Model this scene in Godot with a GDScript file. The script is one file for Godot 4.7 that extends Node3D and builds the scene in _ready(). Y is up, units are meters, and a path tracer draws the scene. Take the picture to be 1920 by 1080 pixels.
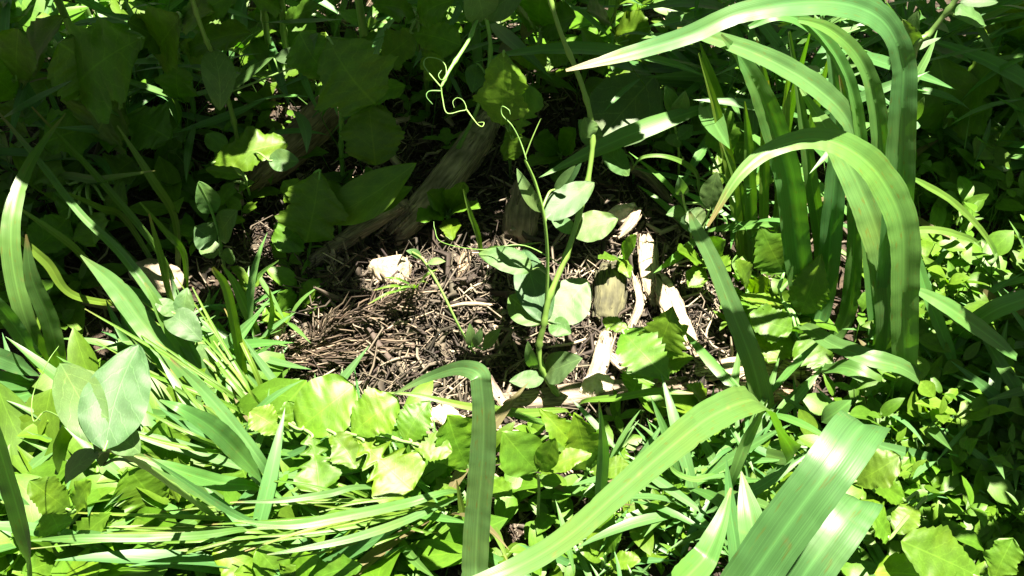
extends Node3D
# A sunlit tangle of garden plants over wood mulch. Units are metres; the tables near the end hold
# millimetres (points, widths) and hundredths (directions).

const LEAF_N := 34
const LEAF_M := 4
var M := {}
var taken := {}
var last_leaf: Node3D
var plant: Node3D          # the plant that stem(), leaf(), blade() and tendril() add parts to
var tint := Color(1, 1, 1)
var hum := FastNoiseLite.new()
var rough_ground := FastNoiseLite.new()

func _ready() -> void:
	hum.seed = 5
	hum.frequency = 1.0
	rough_ground.seed = 11
	rough_ground.frequency = 7.0
	rough_ground.fractal_octaves = 4
	set_view()
	make_materials()
	make_ground()
	place_wood()
	place_plants()
	place_undergrowth()

# ---------------------------------------------------------------- camera, sky, sun
func set_view() -> void:
	var cam := Camera3D.new()
	cam.name = "camera"
	cam.position = Vector3(0, 0.66, 0.554)
	cam.rotation_degrees = Vector3(-50, 0, 0)
	cam.fov = 30
	cam.near = 0.02
	cam.far = 60
	cam.current = true
	add_child(cam)
	var sky_mat := ProceduralSkyMaterial.new()
	sky_mat.sky_top_color = Color(0.42, 0.46, 0.46)
	sky_mat.sky_horizon_color = Color(0.58, 0.60, 0.54)
	sky_mat.ground_bottom_color = Color(0.10, 0.12, 0.06)
	sky_mat.ground_horizon_color = Color(0.22, 0.26, 0.18)
	sky_mat.sky_curve = 0.12
	var sky := Sky.new()
	sky.sky_material = sky_mat
	var env := Environment.new()
	env.background_mode = Environment.BG_SKY
	env.sky = sky
	env.background_energy_multiplier = 0.220
	env.tonemap_mode = Environment.TONE_MAPPER_LINEAR
	env.tonemap_exposure = 7.000
	env.sdfgi_enabled = true
	env.ssao_enabled = true
	env.ssil_enabled = true
	var we := WorldEnvironment.new()
	we.name = "daylight"
	we.environment = env
	add_child(we)
	var sun := DirectionalLight3D.new()
	sun.name = "sun"
	sun.light_energy = 1.6
	sun.light_color = Color(1.0, 0.96, 0.88)
	sun.light_angular_distance = 0.5
	sun.shadow_enabled = true
	add_child(sun)
	sun.look_at_from_position(Vector3(0.200, 0.950, -0.120), Vector3.ZERO)

# ---------------------------------------------------------------- materials
func picture(size: Vector2i, f: Callable) -> ImageTexture:
	var bytes := PackedByteArray()
	bytes.resize(size.x * size.y * 4)
	var k := 0
	for y in size.y:
		for x in size.x:
			var c: Color = f.call(float(x) / size.x, float(y) / size.y)
			bytes[k] = c.r8; bytes[k + 1] = c.g8; bytes[k + 2] = c.b8; bytes[k + 3] = c.a8
			k += 4
	return ImageTexture.create_from_image(Image.create_from_data(size.x, size.y, false, Image.FORMAT_RGBA8, bytes))

func veins(u: float, v: float, count: float) -> float:
	# 1 on a vein, 0 between; the midrib runs along v at u = 0.5
	var x := absf(u - 0.5) * 2.0
	var mid := clampf(1.0 - x / (0.035 * (1.25 - v)), 0, 1)
	var p := (v - x * 0.42 + hum.get_noise_2d(u * 5.0, v * 5.0) * 0.05) * count
	var d := absf(p - roundf(p))
	var side_vein := clampf(1.0 - d / (0.028 + 0.035 * (1.0 - x)), 0, 1) * 0.8
	var q := (v + x * 0.9 + hum.get_noise_2d(u * 9.0 + 7.0, v * 9.0) * 0.08) * count * 2.6
	var fine := clampf(1.0 - absf(q - roundf(q)) / 0.12, 0, 1) * 0.35
	return maxf(mid, maxf(side_vein, fine))

func leaf_material(called: String, colour: Texture2D, height: Texture2D, back: Color, roughness: float, relief: float) -> StandardMaterial3D:
	var m := StandardMaterial3D.new()
	m.resource_name = called
	m.albedo_texture = colour
	m.vertex_color_use_as_albedo = true
	m.roughness = roughness
	m.metallic_specular = 0.5
	m.cull_mode = BaseMaterial3D.CULL_DISABLED
	m.backlight_enabled = true
	m.backlight = back
	if height:
		m.heightmap_enabled = true
		m.heightmap_texture = height
		m.heightmap_scale = relief
	return m

func make_materials() -> void:
	var spots := FastNoiseLite.new()
	spots.seed = 3
	spots.frequency = 14.0
	var blotch := FastNoiseLite.new()
	blotch.seed = 8
	blotch.frequency = 4.0
	var holes := FastNoiseLite.new()
	holes.seed = 21
	holes.noise_type = FastNoiseLite.TYPE_CELLULAR
	holes.frequency = 13.0
	holes.cellular_return_type = FastNoiseLite.RETURN_DISTANCE
	var big := Vector2i(256, 256)
	var mustard_colour := picture(big, func(u, v):
		var s: float = veins(u, v, 7.0)
		var b: float = 0.86 + 0.10 * blotch.get_noise_2d(u, v) + 0.05 * spots.get_noise_2d(u * 2.0, v * 2.0)
		var hole: float = 1.0
		if holes.get_noise_2d(u, v) < -0.945 and blotch.get_noise_2d(u + 3.0, v) > 0.0: hole = 0.0
		b -= 0.06
		return Color(b + s * 0.17, b + s * 0.15, b * 0.92 + s * 0.20, hole))
	var mustard_height := picture(big, func(u, v):
		var s: float = 0.62 - veins(u, v, 7.0) * 0.5 + 0.12 * spots.get_noise_2d(u * 2.0, v * 2.0)
		return Color(s, s, s, 1))
	var pea_colour := picture(big, func(u, v):
		var s: float = veins(u, v, 5.0) * 0.9
		var fleck: float = clampf((spots.get_noise_2d(u * 3.0, v * 3.0) - 0.25) * 3.0, 0, 1) * 0.10
		var b: float = 0.74 + 0.05 * blotch.get_noise_2d(u, v) + fleck
		return Color(b + s * 0.24, b + s * 0.22, b + s * 0.20 + fleck * 0.5, 1))
	var pea_height := picture(big, func(u, v):
		var s: float = 0.6 - veins(u, v, 5.0) * 0.35 + 0.1 * spots.get_noise_2d(u, v)
		return Color(s, s, s, 1))
	var line := FastNoiseLite.new()
	line.seed = 31
	line.frequency = 1.0
	var blade_colour := picture(Vector2i(128, 512), func(u, v):
		var fine: float = line.get_noise_2d(u * 75.0, v * 1.0)
		var wide: float = line.get_noise_2d(u * 9.0 + 50.0, v * 0.7)
		var mid: float = clampf(1.0 - absf(u - 0.5) / 0.05, 0, 1)
		var mark: float = clampf((line.get_noise_2d(u * 7.0 + 9.0, v * 26.0) - 0.36) * 4.0, 0, 1) * 0.16
		var b: float = 0.84 + 0.15 * fine + 0.03 * wide + 0.16 * mid - mark
		return Color(b + mark * 1.6, b + mark * 0.5, b * 0.98, 1))
	var blade_height := picture(Vector2i(128, 512), func(u, v):
		var s: float = 0.5 + 0.3 * line.get_noise_2d(u * 24.0, v * 0.8)
		return Color(s, s, s, 1))
	M.mustard = leaf_material("mustard_leaf", mustard_colour, mustard_height, Color(0.90, 1.0, 0.30), 0.48, 0.007)
	M.mustard.transparency = BaseMaterial3D.TRANSPARENCY_ALPHA_SCISSOR
	M.mustard.alpha_scissor_threshold = 0.5
	M.pea = leaf_material("pea_leaf", pea_colour, pea_height, Color(0.85, 0.95, 0.45), 0.55, 0.016)
	M.blade = leaf_material("grass_blade", blade_colour, blade_height, Color(0.84, 0.95, 0.32), 0.44, 0.008)
	M.stalk = leaf_material("stalk", null, null, Color(0.5, 0.6, 0.25), 0.45, 0.0)
	var grain := FastNoiseLite.new()
	grain.seed = 14
	grain.frequency = 1.0
	grain.fractal_octaves = 4
	var wood_colour := picture(Vector2i(256, 256), func(u, v):
		var g: float = grain.get_noise_2d(u * 38.0, v * 5.0)
		var w: float = grain.get_noise_2d(u * 6.0 + 20.0, v * 4.0)
		var b: float = 0.76 + 0.34 * g + 0.20 * w
		return Color(b, b * 0.98, b * 0.95, 1))
	var wood_height := picture(Vector2i(256, 256), func(u, v):
		var g: float = 0.5 + 0.6 * grain.get_noise_2d(u * 38.0, v * 5.0)
		return Color(g, g, g, 1))
	M.wood = StandardMaterial3D.new()
	M.wood.resource_name = "weathered_wood"
	M.wood.albedo_texture = wood_colour
	M.wood.vertex_color_use_as_albedo = true
	M.wood.roughness = 0.85
	M.wood.heightmap_enabled = true
	M.wood.heightmap_texture = wood_height
	M.wood.heightmap_scale = 0.12
	M.wood.cull_mode = BaseMaterial3D.CULL_DISABLED
	var pits := NoiseTexture2D.new()
	pits.width = 256
	pits.height = 256
	pits.seamless = true
	pits.noise = FastNoiseLite.new()
	pits.noise.seed = 9
	pits.noise.frequency = 0.05
	pits.noise.fractal_octaves = 5
	var stain := pits.duplicate()
	stain.noise = pits.noise.duplicate()
	stain.noise.frequency = 0.02
	stain.color_ramp = Gradient.new()
	stain.color_ramp.set_color(0, Color(0.72, 0.66, 0.56))
	stain.color_ramp.set_color(1, Color(1, 1, 1))
	M.stone = StandardMaterial3D.new()
	M.stone.resource_name = "stone"
	M.stone.albedo_texture = stain
	M.stone.vertex_color_use_as_albedo = true
	M.stone.roughness = 0.9
	M.stone.normal_enabled = false
	M.stone.heightmap_enabled = true
	M.stone.heightmap_texture = pits
	M.stone.heightmap_scale = 0.1
	M.stone.uv1_triplanar = true
	M.stone.uv1_scale = Vector3(22, 22, 22)
	M.chip = StandardMaterial3D.new()
	M.chip.resource_name = "mulch"
	M.chip.vertex_color_use_as_albedo = true
	M.chip.roughness = 0.8
	M.chip.cull_mode = BaseMaterial3D.CULL_DISABLED
	var crumb := NoiseTexture2D.new()
	crumb.width = 512
	crumb.height = 512
	crumb.seamless = true
	crumb.noise = FastNoiseLite.new()
	crumb.noise.frequency = 0.03
	crumb.noise.fractal_octaves = 5
	crumb.color_ramp = Gradient.new()
	crumb.color_ramp.set_color(0, Color(0.10, 0.075, 0.055))
	crumb.color_ramp.set_color(1, Color(0.31, 0.25, 0.19))
	var lump := NoiseTexture2D.new()
	lump.width = 512
	lump.height = 512
	lump.seamless = true
	lump.noise = FastNoiseLite.new()
	lump.noise.seed = 4
	lump.noise.frequency = 0.04
	lump.noise.fractal_octaves = 5
	M.soil = StandardMaterial3D.new()
	M.soil.resource_name = "soil"
	M.soil.albedo_texture = crumb
	M.soil.roughness = 0.95
	M.soil.heightmap_enabled = true
	M.soil.heightmap_texture = lump
	M.soil.heightmap_scale = 0.8
	M.soil.uv1_triplanar = true
	M.soil.uv1_world_triplanar = true
	M.soil.uv1_scale = Vector3(6, 6, 6)

# ---------------------------------------------------------------- mesh helpers
func ground_y(x: float, z: float) -> float:
	return 0.012 * rough_ground.get_noise_2d(x, z) + 0.006 * rough_ground.get_noise_2d(x * 4.0, z * 4.0)

func sheet(rows: int, cols: int, pts: PackedVector3Array, uvs: PackedVector2Array, cols_in: PackedColorArray, wrap_round := false) -> ArrayMesh:
	var idx := PackedInt32Array()
	var nor := PackedVector3Array()
	nor.resize(pts.size())
	for i in rows - 1:
		for j in cols - 1:
			var a := i * cols + j
			var b := a + 1
			var c := a + cols
			var d := c + 1
			idx.append_array([a, b, c, b, d, c])
			var n1 := (pts[c] - pts[a]).cross(pts[b] - pts[a])
			var n2 := (pts[c] - pts[b]).cross(pts[d] - pts[b])
			nor[a] += n1; nor[b] += n1 + n2; nor[c] += n1 + n2; nor[d] += n2
	if wrap_round:
		for i in rows:
			var s := nor[i * cols] + nor[i * cols + cols - 1]
			nor[i * cols] = s
			nor[i * cols + cols - 1] = s
	for k in nor.size():
		nor[k] = nor[k].normalized() if nor[k].length_squared() > 1e-20 else Vector3.UP
	var arrays := []
	arrays.resize(Mesh.ARRAY_MAX)
	arrays[Mesh.ARRAY_VERTEX] = pts
	arrays[Mesh.ARRAY_NORMAL] = nor
	arrays[Mesh.ARRAY_TEX_UV] = uvs
	arrays[Mesh.ARRAY_COLOR] = cols_in
	arrays[Mesh.ARRAY_INDEX] = idx
	var m := ArrayMesh.new()
	m.add_surface_from_arrays(Mesh.PRIMITIVE_TRIANGLES, arrays)
	return m

func part(called: String, mesh: Mesh, mat: Material, parent: Node3D) -> MeshInstance3D:
	var o := MeshInstance3D.new()
	o.name = called
	o.mesh = mesh
	o.material_override = mat
	parent.add_child(o, true)
	return o

func numbered(called: String) -> String:
	taken[called] = taken.get(called, -1) + 1
	return called if taken[called] == 0 else "%s_%03d" % [called, taken[called]]

func thing(called: String, label: String, category: String, group: String, x: float, z: float, y := 0.0) -> Node3D:
	var o := Node3D.new()
	o.name = numbered(called)
	add_child(o)
	o.position = Vector3(x, y, z)
	o.set_meta("label", label)
	o.set_meta("category", category)
	if group: o.set_meta("group", group)
	plant = o
	return o

func spline(c: Array, t: float) -> Vector3:
	# Catmull-Rom through the control points, t from 0 to 1
	var n := c.size() - 1
	var f := clampf(t * n, 0, n - 0.0001)
	var i := int(f)
	var u := f - i
	var p1: Vector3 = c[i]
	var p2: Vector3 = c[i + 1]
	var p0: Vector3 = c[i - 1] if i > 0 else p1 * 2.0 - p2
	var p3: Vector3 = c[i + 2] if i + 2 <= n else p2 * 2.0 - p1
	return 0.5 * (2.0 * p1 + (p2 - p0) * u + (2.0 * p0 - 5.0 * p1 + 4.0 * p2 - p3) * u * u + (3.0 * p1 - p0 - 3.0 * p2 + p3) * u * u * u)

# along the spline, and straight on past its ends
func along(c: Array, t: float) -> Vector3:
	if t < 0.0: return spline(c, 0.0) + (spline(c, 0.0) - spline(c, 0.1)) * (-t / 0.1)
	if t > 1.0: return spline(c, 1.0) + (spline(c, 1.0) - spline(c, 0.9)) * ((t - 1.0) / 0.1)
	return spline(c, t)

func tube(c: Array, r0: float, r1: float, sides: int, samples: int, col: Color, knobs := 0.0) -> ArrayMesh:
	var pts := PackedVector3Array()
	var uvs := PackedVector2Array()
	var cs := PackedColorArray()
	var side := Vector3.ZERO
	for i in samples + 1:
		var t := float(i) / samples
		var p := spline(c, t)
		var d := (spline(c, minf(t + 0.01, 1.0)) - spline(c, maxf(t - 0.01, 0.0))).normalized()
		if side == Vector3.ZERO:
			side = d.cross(Vector3.UP if absf(d.y) < 0.9 else Vector3.RIGHT).normalized()
		side = (side - d * side.dot(d)).normalized()
		var up := side.cross(d)
		var r := lerpf(r0, r1, t) * (1.0 + knobs * hum.get_noise_2d(t * 9.0, r0 * 900.0))
		if r0 > 0.0015: r *= 1.0 + 0.35 * exp(-pow((fposmod(t * c.size(), 1.0) - 0.5) * 14.0, 2.0))
		if i == 0 or i == samples: r *= 0.55
		var tone := 1.0 + 0.12 * hum.get_noise_2d(t * 14.0, p.x * 40.0)
		for j in sides + 1:
			var a := TAU * j / sides
			pts.append(p + (side * cos(a) + up * sin(a)) * r)
			uvs.append(Vector2(float(j) / sides, t))
			cs.append(Color(col.r * tone, col.g * tone, col.b * tone))
	return sheet(samples + 1, sides + 1, pts, uvs, cs, true)

# half width of a leaf at t (base 0, tip 1) on one side, as a share of the widest
func outline(kind: int, t: float, seed_: float, s: float) -> float:
	match kind:
		0:  # pea leaflet or stipule: smooth and oval, short point
			return pow(sin(PI * pow(t, 0.78)), 0.72)
		1:  # mustard: broad, blunt, wavy lobes with a toothed edge
			var env := pow(sin(PI * pow(t, 1.12)), 0.62)
			var depth := 0.12 + 0.26 * fposmod(seed_ * 0.731, 1.0)
			var lobes := 1.0 - depth * (0.5 + 0.5 * sin(t * (11.0 + 6.0 * fposmod(seed_ * 0.377, 1.0)) + seed_ * 3.1 + s))
			var p := t * 11.0 + seed_ + s * 0.37
			return env * lobes * (1.0 - 0.13 * (p - floorf(p)))
		2:  # radish-like: pairs of lobes below a large end lobe
			var w := 0.16
			for k in 3:
				var c := 0.16 + 0.17 * k
				w = maxf(w, (0.48 + 0.16 * k) * exp(-pow((t - c - 0.02 * sin(seed_ * 7.0 + k + s)) / 0.062, 2.0)))
			if t > 0.5:
				w = maxf(w, pow(sin(PI * clampf((t - 0.5) / 0.5, 0, 1)), 0.55))
			var p2 := t * 14.0 + seed_
			return w * (1.0 - 0.08 * (p2 - floorf(p2))) * smoothstep(0.0, 0.05, t) * smoothstep(1.0, 0.96, t)
		3:  # small entire ovate leaf
			return pow(sin(PI * pow(t, 0.9)), 0.9)
		4:  # roundish
			return pow(4.0 * t * (1.0 - t), 0.5)
		5:  # ovate with coarse sharp teeth
			var env5 := pow(sin(PI * pow(t, 0.72)), 0.8)
			var p5 := t * 9.0 + s * 0.3 + seed_
			return env5 * (1.0 - 0.24 * (p5 - floorf(p5)))
	return sin(PI * t)

func leaf_arrays(b: Vector3, e: Vector3, n: Vector3, w: float, kind: int, arch: float, fold: float, sd: float, pts: PackedVector3Array, uvs: PackedVector2Array, rows: int, half: int) -> void:
	var ax := e - b
	var ln := ax.length()
	var dir := ax / ln
	var nn := (n - dir * n.dot(dir)).normalized()
	var side := dir.cross(nn)
	var tf := tan(deg_to_rad(fold))
	var ruffle := 0.07 if kind in [1, 2] else 0.055
	if kind == 5: ruffle = 0.06
	var bend := hum.get_noise_2d(sd * 3.0, 9.0) * 0.10
	for i in rows + 1:
		var t := float(i) / rows
		var mid := b + ax * t + nn * (4.0 * t * (1.0 - t) * arch * ln) + side * (sin(PI * t) * bend * ln)
		for j in range(-half, half + 1):
			var s := float(j) / half
			var hw := outline(kind, t, sd, signf(s)) * w * 0.5
			var x := s * hw
			var y := absf(x) * tf
			y += ruffle * w * absf(s) * hum.get_noise_3d(t * 3.4 + sd * 11.0, s * 1.4, sd) * 1.6
			y += 0.010 * w * hum.get_noise_3d(t * 11.0, s * 6.0 + sd, 4.0)
			var fwd := absf(s) * hw * (0.25 if kind in [1, 2, 5] else 0.05) * (1.0 - t)
			pts.append(mid + side * x + nn * y + dir * fwd)
			uvs.append(Vector2(0.5 + x / (w * 1.02), 1.0 - t))

func leaf_mesh(b: Vector3, e: Vector3, n: Vector3, w: float, kind: int, arch: float, fold: float, sd: float, col: Color) -> ArrayMesh:
	var pts := PackedVector3Array()
	var uvs := PackedVector2Array()
	var rows := LEAF_N if kind in [1, 2, 5] else 24
	if w < 0.012: rows = 10
	var half := LEAF_M if w >= 0.012 else 2
	leaf_arrays(b, e, n, w, kind, arch, fold, sd, pts, uvs, rows, half)
	var cs := PackedColorArray()
	cs.resize(pts.size())
	for k in pts.size():
		var q := pts[k]
		var v := 1.0 + 0.16 * hum.get_noise_3d(q.x * 60.0 + sd, q.y * 60.0, q.z * 60.0)
		var yel := maxf(0.0, hum.get_noise_3d(q.x * 25.0, q.y * 25.0 + sd, q.z * 25.0)) * 0.35
		cs[k] = Color(col.r * v * (1.0 + yel), col.g * v, col.b * v * (1.0 - yel))
	return sheet(rows + 1, half * 2 + 1, pts, uvs, cs)

const SUN_GAPS := [Vector3(-0.243, 0.100, -0.215), Vector3(-0.144, 0.100, -0.189), Vector3(-0.186, 0.100, -0.238), Vector3(0.019, 0.050, -0.243), Vector3(-0.055, 0.050, -0.300), Vector3(-0.382, 0.080, -0.250), Vector3(0.087, 0.050, -0.236), Vector3(-0.273, 0.160, -0.146), Vector3(0.100, 0.100, -0.200), Vector3(-0.108, 0.160, -0.150), Vector3(-0.190, 0.120, -0.029), Vector3(-0.208, 0.120, -0.021), Vector3(-0.173, 0.120, -0.037), Vector3(-0.295, 0.130, 0.043), Vector3(-0.264, 0.120, 0.070), Vector3(-0.328, 0.140, 0.067), Vector3(-0.331, 0.150, 0.027), Vector3(0.006, 0.130, -0.065), Vector3(0.158, 0.090, -0.090), Vector3(-0.093, 0.030, 0.004), Vector3(0.040, 0.140, 0.045), Vector3(0.015, 0.100, 0.050), Vector3(-0.160, 0.155, -0.095)]  # spots kept sunlit: the added canopy drops leaves that would shade them
const TONES := {
	"mustard": [0.145, 0.310, 0.026], "pea": [0.150, 0.305, 0.098], "blade": [0.120, 0.285, 0.078], "stalk": [0.16, 0.30, 0.075]}

func tone(kind: String, sd: float) -> Color:
	var c: Array = TONES[kind]
	var v := 1.0 + 0.18 * sin(sd * 12.9)
	return Color(c[0] * tint.r * v * (1.0 + 0.12 * sin(sd * 5.3)), c[1] * tint.g * v, c[2] * tint.b * v * (1.0 + 0.2 * sin(sd * 8.1)))

func vec(d: Array, k: int) -> Vector3:
	return Vector3(d[k], d[k + 1], d[k + 2]) * 0.001 - plant.position

# d: base xyz, tip xyz (mm), facing xyz (1/100), width mm, outline, arch %, fold degrees, seed
func leaf(kind: String, d: Array, called := "leaf") -> void:
	var sd: float = d[13] * 0.37
	last_leaf = part(called, leaf_mesh(vec(d, 0), vec(d, 3), Vector3(d[6], d[7], d[8]).normalized(), d[9] * 0.001, d[10], d[11] * 0.01, d[12], sd, tone(kind, sd)), M[kind], plant)

# d: x y z of each control point (mm)
func stem(d: Array, r0: float, r1: float, called := "stem", mat := "stalk", colour := Color(0, 0, 0)) -> void:
	var c := []
	for k in range(0, d.size(), 3): c.append(vec(d, k))
	var col := tone("stalk", d.size() * 0.7 + d[0] * 0.01)
	if colour != Color(0, 0, 0): col = colour
	part(called, tube(c, r0 * 0.001, r1 * 0.001, 7, maxi(8, c.size() * 6), col, 0.15), M[mat], last_leaf if called == "petiole" else plant)

# d: x y z (mm), facing xyz (1/100), width (mm) of each control point
func blade(d: Array, sd: float, called := "blade", fold := 14.0) -> void:
	var c := []
	var n := []
	var w := []
	for k in range(0, d.size(), 7):
		c.append(vec(d, k))
		n.append(Vector3(d[k + 3], d[k + 4], d[k + 5]))
		w.append(Vector3(d[k + 6], 0, 0))
	var rows: int = 12 * c.size()
	var pts := PackedVector3Array()
	var uvs := PackedVector2Array()
	var cs := PackedColorArray()
	var col := tone("blade", sd)
	var run := 0.0
	var before: Vector3 = c[0]
	var tf := tan(deg_to_rad(fold))
	for i in rows + 1:
		var t := float(i) / rows
		var p := spline(c, t)
		run += p.distance_to(before)
		before = p
		var dir := (spline(c, minf(t + 0.01, 1.0)) - spline(c, maxf(t - 0.01, 0.0))).normalized()
		var nn := spline(n, t)
		nn = (nn - dir * nn.dot(dir)).normalized()
		var side := dir.cross(nn)
		var hw := maxf(0.0003, spline(w, t).x * 0.0005)
		for j in range(-3, 4):
			var s := j / 3.0
			var wave := 0.16 * hw * absf(s) * hum.get_noise_2d(run * 42.0, signf(s) * 3.0 + sd)
			var edge := 1.0 + 0.05 * hum.get_noise_2d(run * 60.0, signf(s) * 7.0 + sd)
			if absf(s) > 0.9: edge -= 0.07 * smoothstep(0.42, 0.6, hum.get_noise_2d(run * 170.0, signf(s) * 31.0 + sd * 3.0))
			pts.append(p + side * (s * hw * edge) + nn * (sqrt(s * s + 0.01) * hw * tf + wave - (0.07 * hw if j == 0 else 0.0)))
			uvs.append(Vector2(0.5 + s * 0.48, run * 3.0 + sd))
			var v := 1.0 + 0.05 * hum.get_noise_2d(run * 22.0, s * 1.5 + sd * 2.0)
			var yel := maxf(0.0, hum.get_noise_2d(run * 9.0 + 40.0, sd)) * 0.3
			var dry := smoothstep(0.90, 0.985, t + 0.05 * hum.get_noise_2d(run * 90.0, s * 4.0 + sd)) * (0.5 + 0.5 * sin(sd * 2.3))
			var speck := smoothstep(0.50, 0.62, hum.get_noise_2d(run * 130.0 + sd * 9.0, s * 5.0)) * 0.5
			var leaf_c := Color(col.r * v * (1.0 + yel), col.g * v, col.b * v * (1.0 - yel))
			cs.append(leaf_c.lerp(Color(0.30, 0.23, 0.10), clampf(dry + speck * 0.5, 0, 0.9)))
	part(called, sheet(rows + 1, 7, pts, uvs, cs), M.blade, plant)

# ---------------------------------------------------------------- ground and mulch
func make_ground() -> void:
	var pts := PackedVector3Array()
	var uvs := PackedVector2Array()
	var cs := PackedColorArray()
	var n := 181
	for i in n:
		for j in n:
			# finer in the middle, reaching 9 m out
			var a := (j - 90) / 90.0
			var b := (i - 90) / 90.0
			var x := a * 0.75 + signf(a) * pow(absf(a), 7.0) * 8.25
			var z := b * 0.75 + signf(b) * pow(absf(b), 7.0) * 8.25
			pts.append(Vector3(x, ground_y(x, z), z))
			uvs.append(Vector2(x, z))
			cs.append(Color(1, 1, 1))
	var g := part("ground", sheet(n, n, pts, uvs, cs), M.soil, self)
	g.set_meta("kind", "structure")

# a splinter: a bent four-sided sliver appended to shared arrays
func sliver(b: Vector3, e: Vector3, w: float, th: float, lift: float, col: Color, pts: PackedVector3Array, nor: PackedVector3Array, cs: PackedColorArray, idx: PackedInt32Array) -> void:
	var dir := (e - b).normalized()
	var side := dir.cross(Vector3.UP).normalized()
	if side.length_squared() < 0.5: side = Vector3.RIGHT
	var up := side.cross(dir)
	var first := pts.size()
	var steps := 3
	for i in steps + 1:
		var t := float(i) / steps
		var p := b.lerp(e, t) + (Vector3.UP * lift + side * lift * 1.3 * sin(t * 5.0 + lift * 4000.0)) * 4.0 * t * (1.0 - t)
		var k := 1.0 if i > 0 and i < steps else 0.45
		for q in [[-1, -0.5], [0.2, 1], [1, -0.5]]:
			var off: Vector3 = side * (w * q[0] * k) + up * (th * q[1] * k)
			pts.append(p + off)
			nor.append(off.normalized())
			cs.append(col)
	for i in steps:
		for j in 3:
			var a := first + i * 3 + j
			var a2 := first + i * 3 + (j + 1) % 3
			idx.append_array([a, a + 3, a2, a2, a + 3, a2 + 3])

func commit(pts: PackedVector3Array, nor: PackedVector3Array, cs: PackedColorArray, idx: PackedInt32Array, uvs := PackedVector2Array()) -> ArrayMesh:
	var arrays := []
	arrays.resize(Mesh.ARRAY_MAX)
	arrays[Mesh.ARRAY_VERTEX] = pts
	arrays[Mesh.ARRAY_NORMAL] = nor
	arrays[Mesh.ARRAY_COLOR] = cs
	if uvs.size(): arrays[Mesh.ARRAY_TEX_UV] = uvs
	arrays[Mesh.ARRAY_INDEX] = idx
	var m := ArrayMesh.new()
	m.add_surface_from_arrays(Mesh.PRIMITIVE_TRIANGLES, arrays)
	return m

# mulch: heaps are [x, z, radius, count, pile height, longest sliver mm, paleness 0..1]
func mulch(called: String, label: String, heaps: Array, sd: int) -> void:
	var rng := RandomNumberGenerator.new()
	rng.seed = sd
	var pts := PackedVector3Array()
	var nor := PackedVector3Array()
	var cs := PackedColorArray()
	var idx := PackedInt32Array()
	for h in heaps:
		for k in int(h[3]):
			var a := rng.randf() * TAU
			var r: float = sqrt(rng.randf()) * h[2]
			var x: float = h[0] + cos(a) * r
			var z: float = h[1] + sin(a) * r
			var ln: float = rng.randf_range(0.3, 1.4) * rng.randf() * h[5] * 0.001 + 0.004
			var yaw := rng.randf() * TAU
			var pitch: float = rng.randfn(0.0, 0.42)
			var y: float = ground_y(x, z) + 0.001 + h[4] * (1.0 - pow(r / h[2], 2.0)) * rng.randf()
			var d := Vector3(cos(yaw) * cos(pitch), sin(pitch), sin(yaw) * cos(pitch)) * ln * 0.5
			var pale: float = pow(rng.randf(), 3.0) * (0.45 + h[6])
			var v := rng.randf_range(0.45, 1.3)
			var col := Color(0.030, 0.021, 0.015).lerp(Color(0.36, 0.30, 0.22), clampf(pale, 0, 1)) * v
			var w := rng.randf_range(0.0003, 0.0011) * (1.0 + ln * 9.0) * (2.6 if rng.randf() < 0.10 else 1.0)
			var sort := rng.randf()
			var flat := rng.randf_range(0.3, 0.7)
			if sort < 0.10:      # bark flake
				d = d.normalized() * rng.randf_range(0.004, 0.011)
				w = rng.randf_range(0.002, 0.0045)
				flat = 0.18
			elif sort < 0.38:    # crumb
				d = d.normalized() * rng.randf_range(0.0008, 0.0028)
				w = rng.randf_range(0.0006, 0.0018)
				flat = 0.8
			sliver(Vector3(x, y, z) - d, Vector3(x, y, z) + d, w, w * flat, rng.randfn(0.0, 0.13) * ln, col, pts, nor, cs, idx)
	var o := part(called, commit(pts, nor, cs, idx), M.chip, self)
	o.set_meta("kind", "stuff")
	o.set_meta("label", label)
	o.set_meta("category", "mulch")

# rotten bark: a bundle of long frayed fibres that follow the points, joined into one piece
func bark(called: String, label: String, d: Array, wide: float, thick: float, fibres: int, sd: int) -> void:
	plant = solid(called, label, "bark", "", Vector3(d[0], d[1], d[2]) * 0.001)
	plant.material_override = M.chip
	var c := []
	for k in range(0, d.size(), 3): c.append(vec(d, k))
	var rng := RandomNumberGenerator.new()
	rng.seed = sd
	var pts := PackedVector3Array()
	var nor := PackedVector3Array()
	var cs := PackedColorArray()
	var idx := PackedInt32Array()
	for k in fibres:
		var t0 := rng.randf_range(-0.05, 0.75)
		var t1 := t0 + rng.randf_range(0.10, 0.42)
		var a := rng.randf() * TAU
		var off := Vector3(0, sin(a) * thick * 0.0005, cos(a) * wide * 0.0005) * rng.randf_range(0.5, 1.0)
		var fray := Vector3(rng.randfn(0, 1), rng.randfn(0.3, 1), rng.randfn(0, 1)) * 0.0065
		var v := rng.randf_range(0.6, 1.3)
		var col := Color(0.046, 0.030, 0.020).lerp(Color(0.27, 0.21, 0.15), pow(rng.randf(), 3.0)) * v
		var w := rng.randf_range(0.0003, 0.0011)
		var p0 := spline(c, clampf(t0, 0, 1)) + off
		var p1 := spline(c, clampf(t1, 0, 1)) + off * rng.randf_range(0.3, 1.5) + fray
		sliver(p0, p1, w, w * 0.6, rng.randfn(0.0, 0.09) * p0.distance_to(p1), col, pts, nor, cs, idx)
	plant.mesh = commit(pts, nor, cs, idx)

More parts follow.
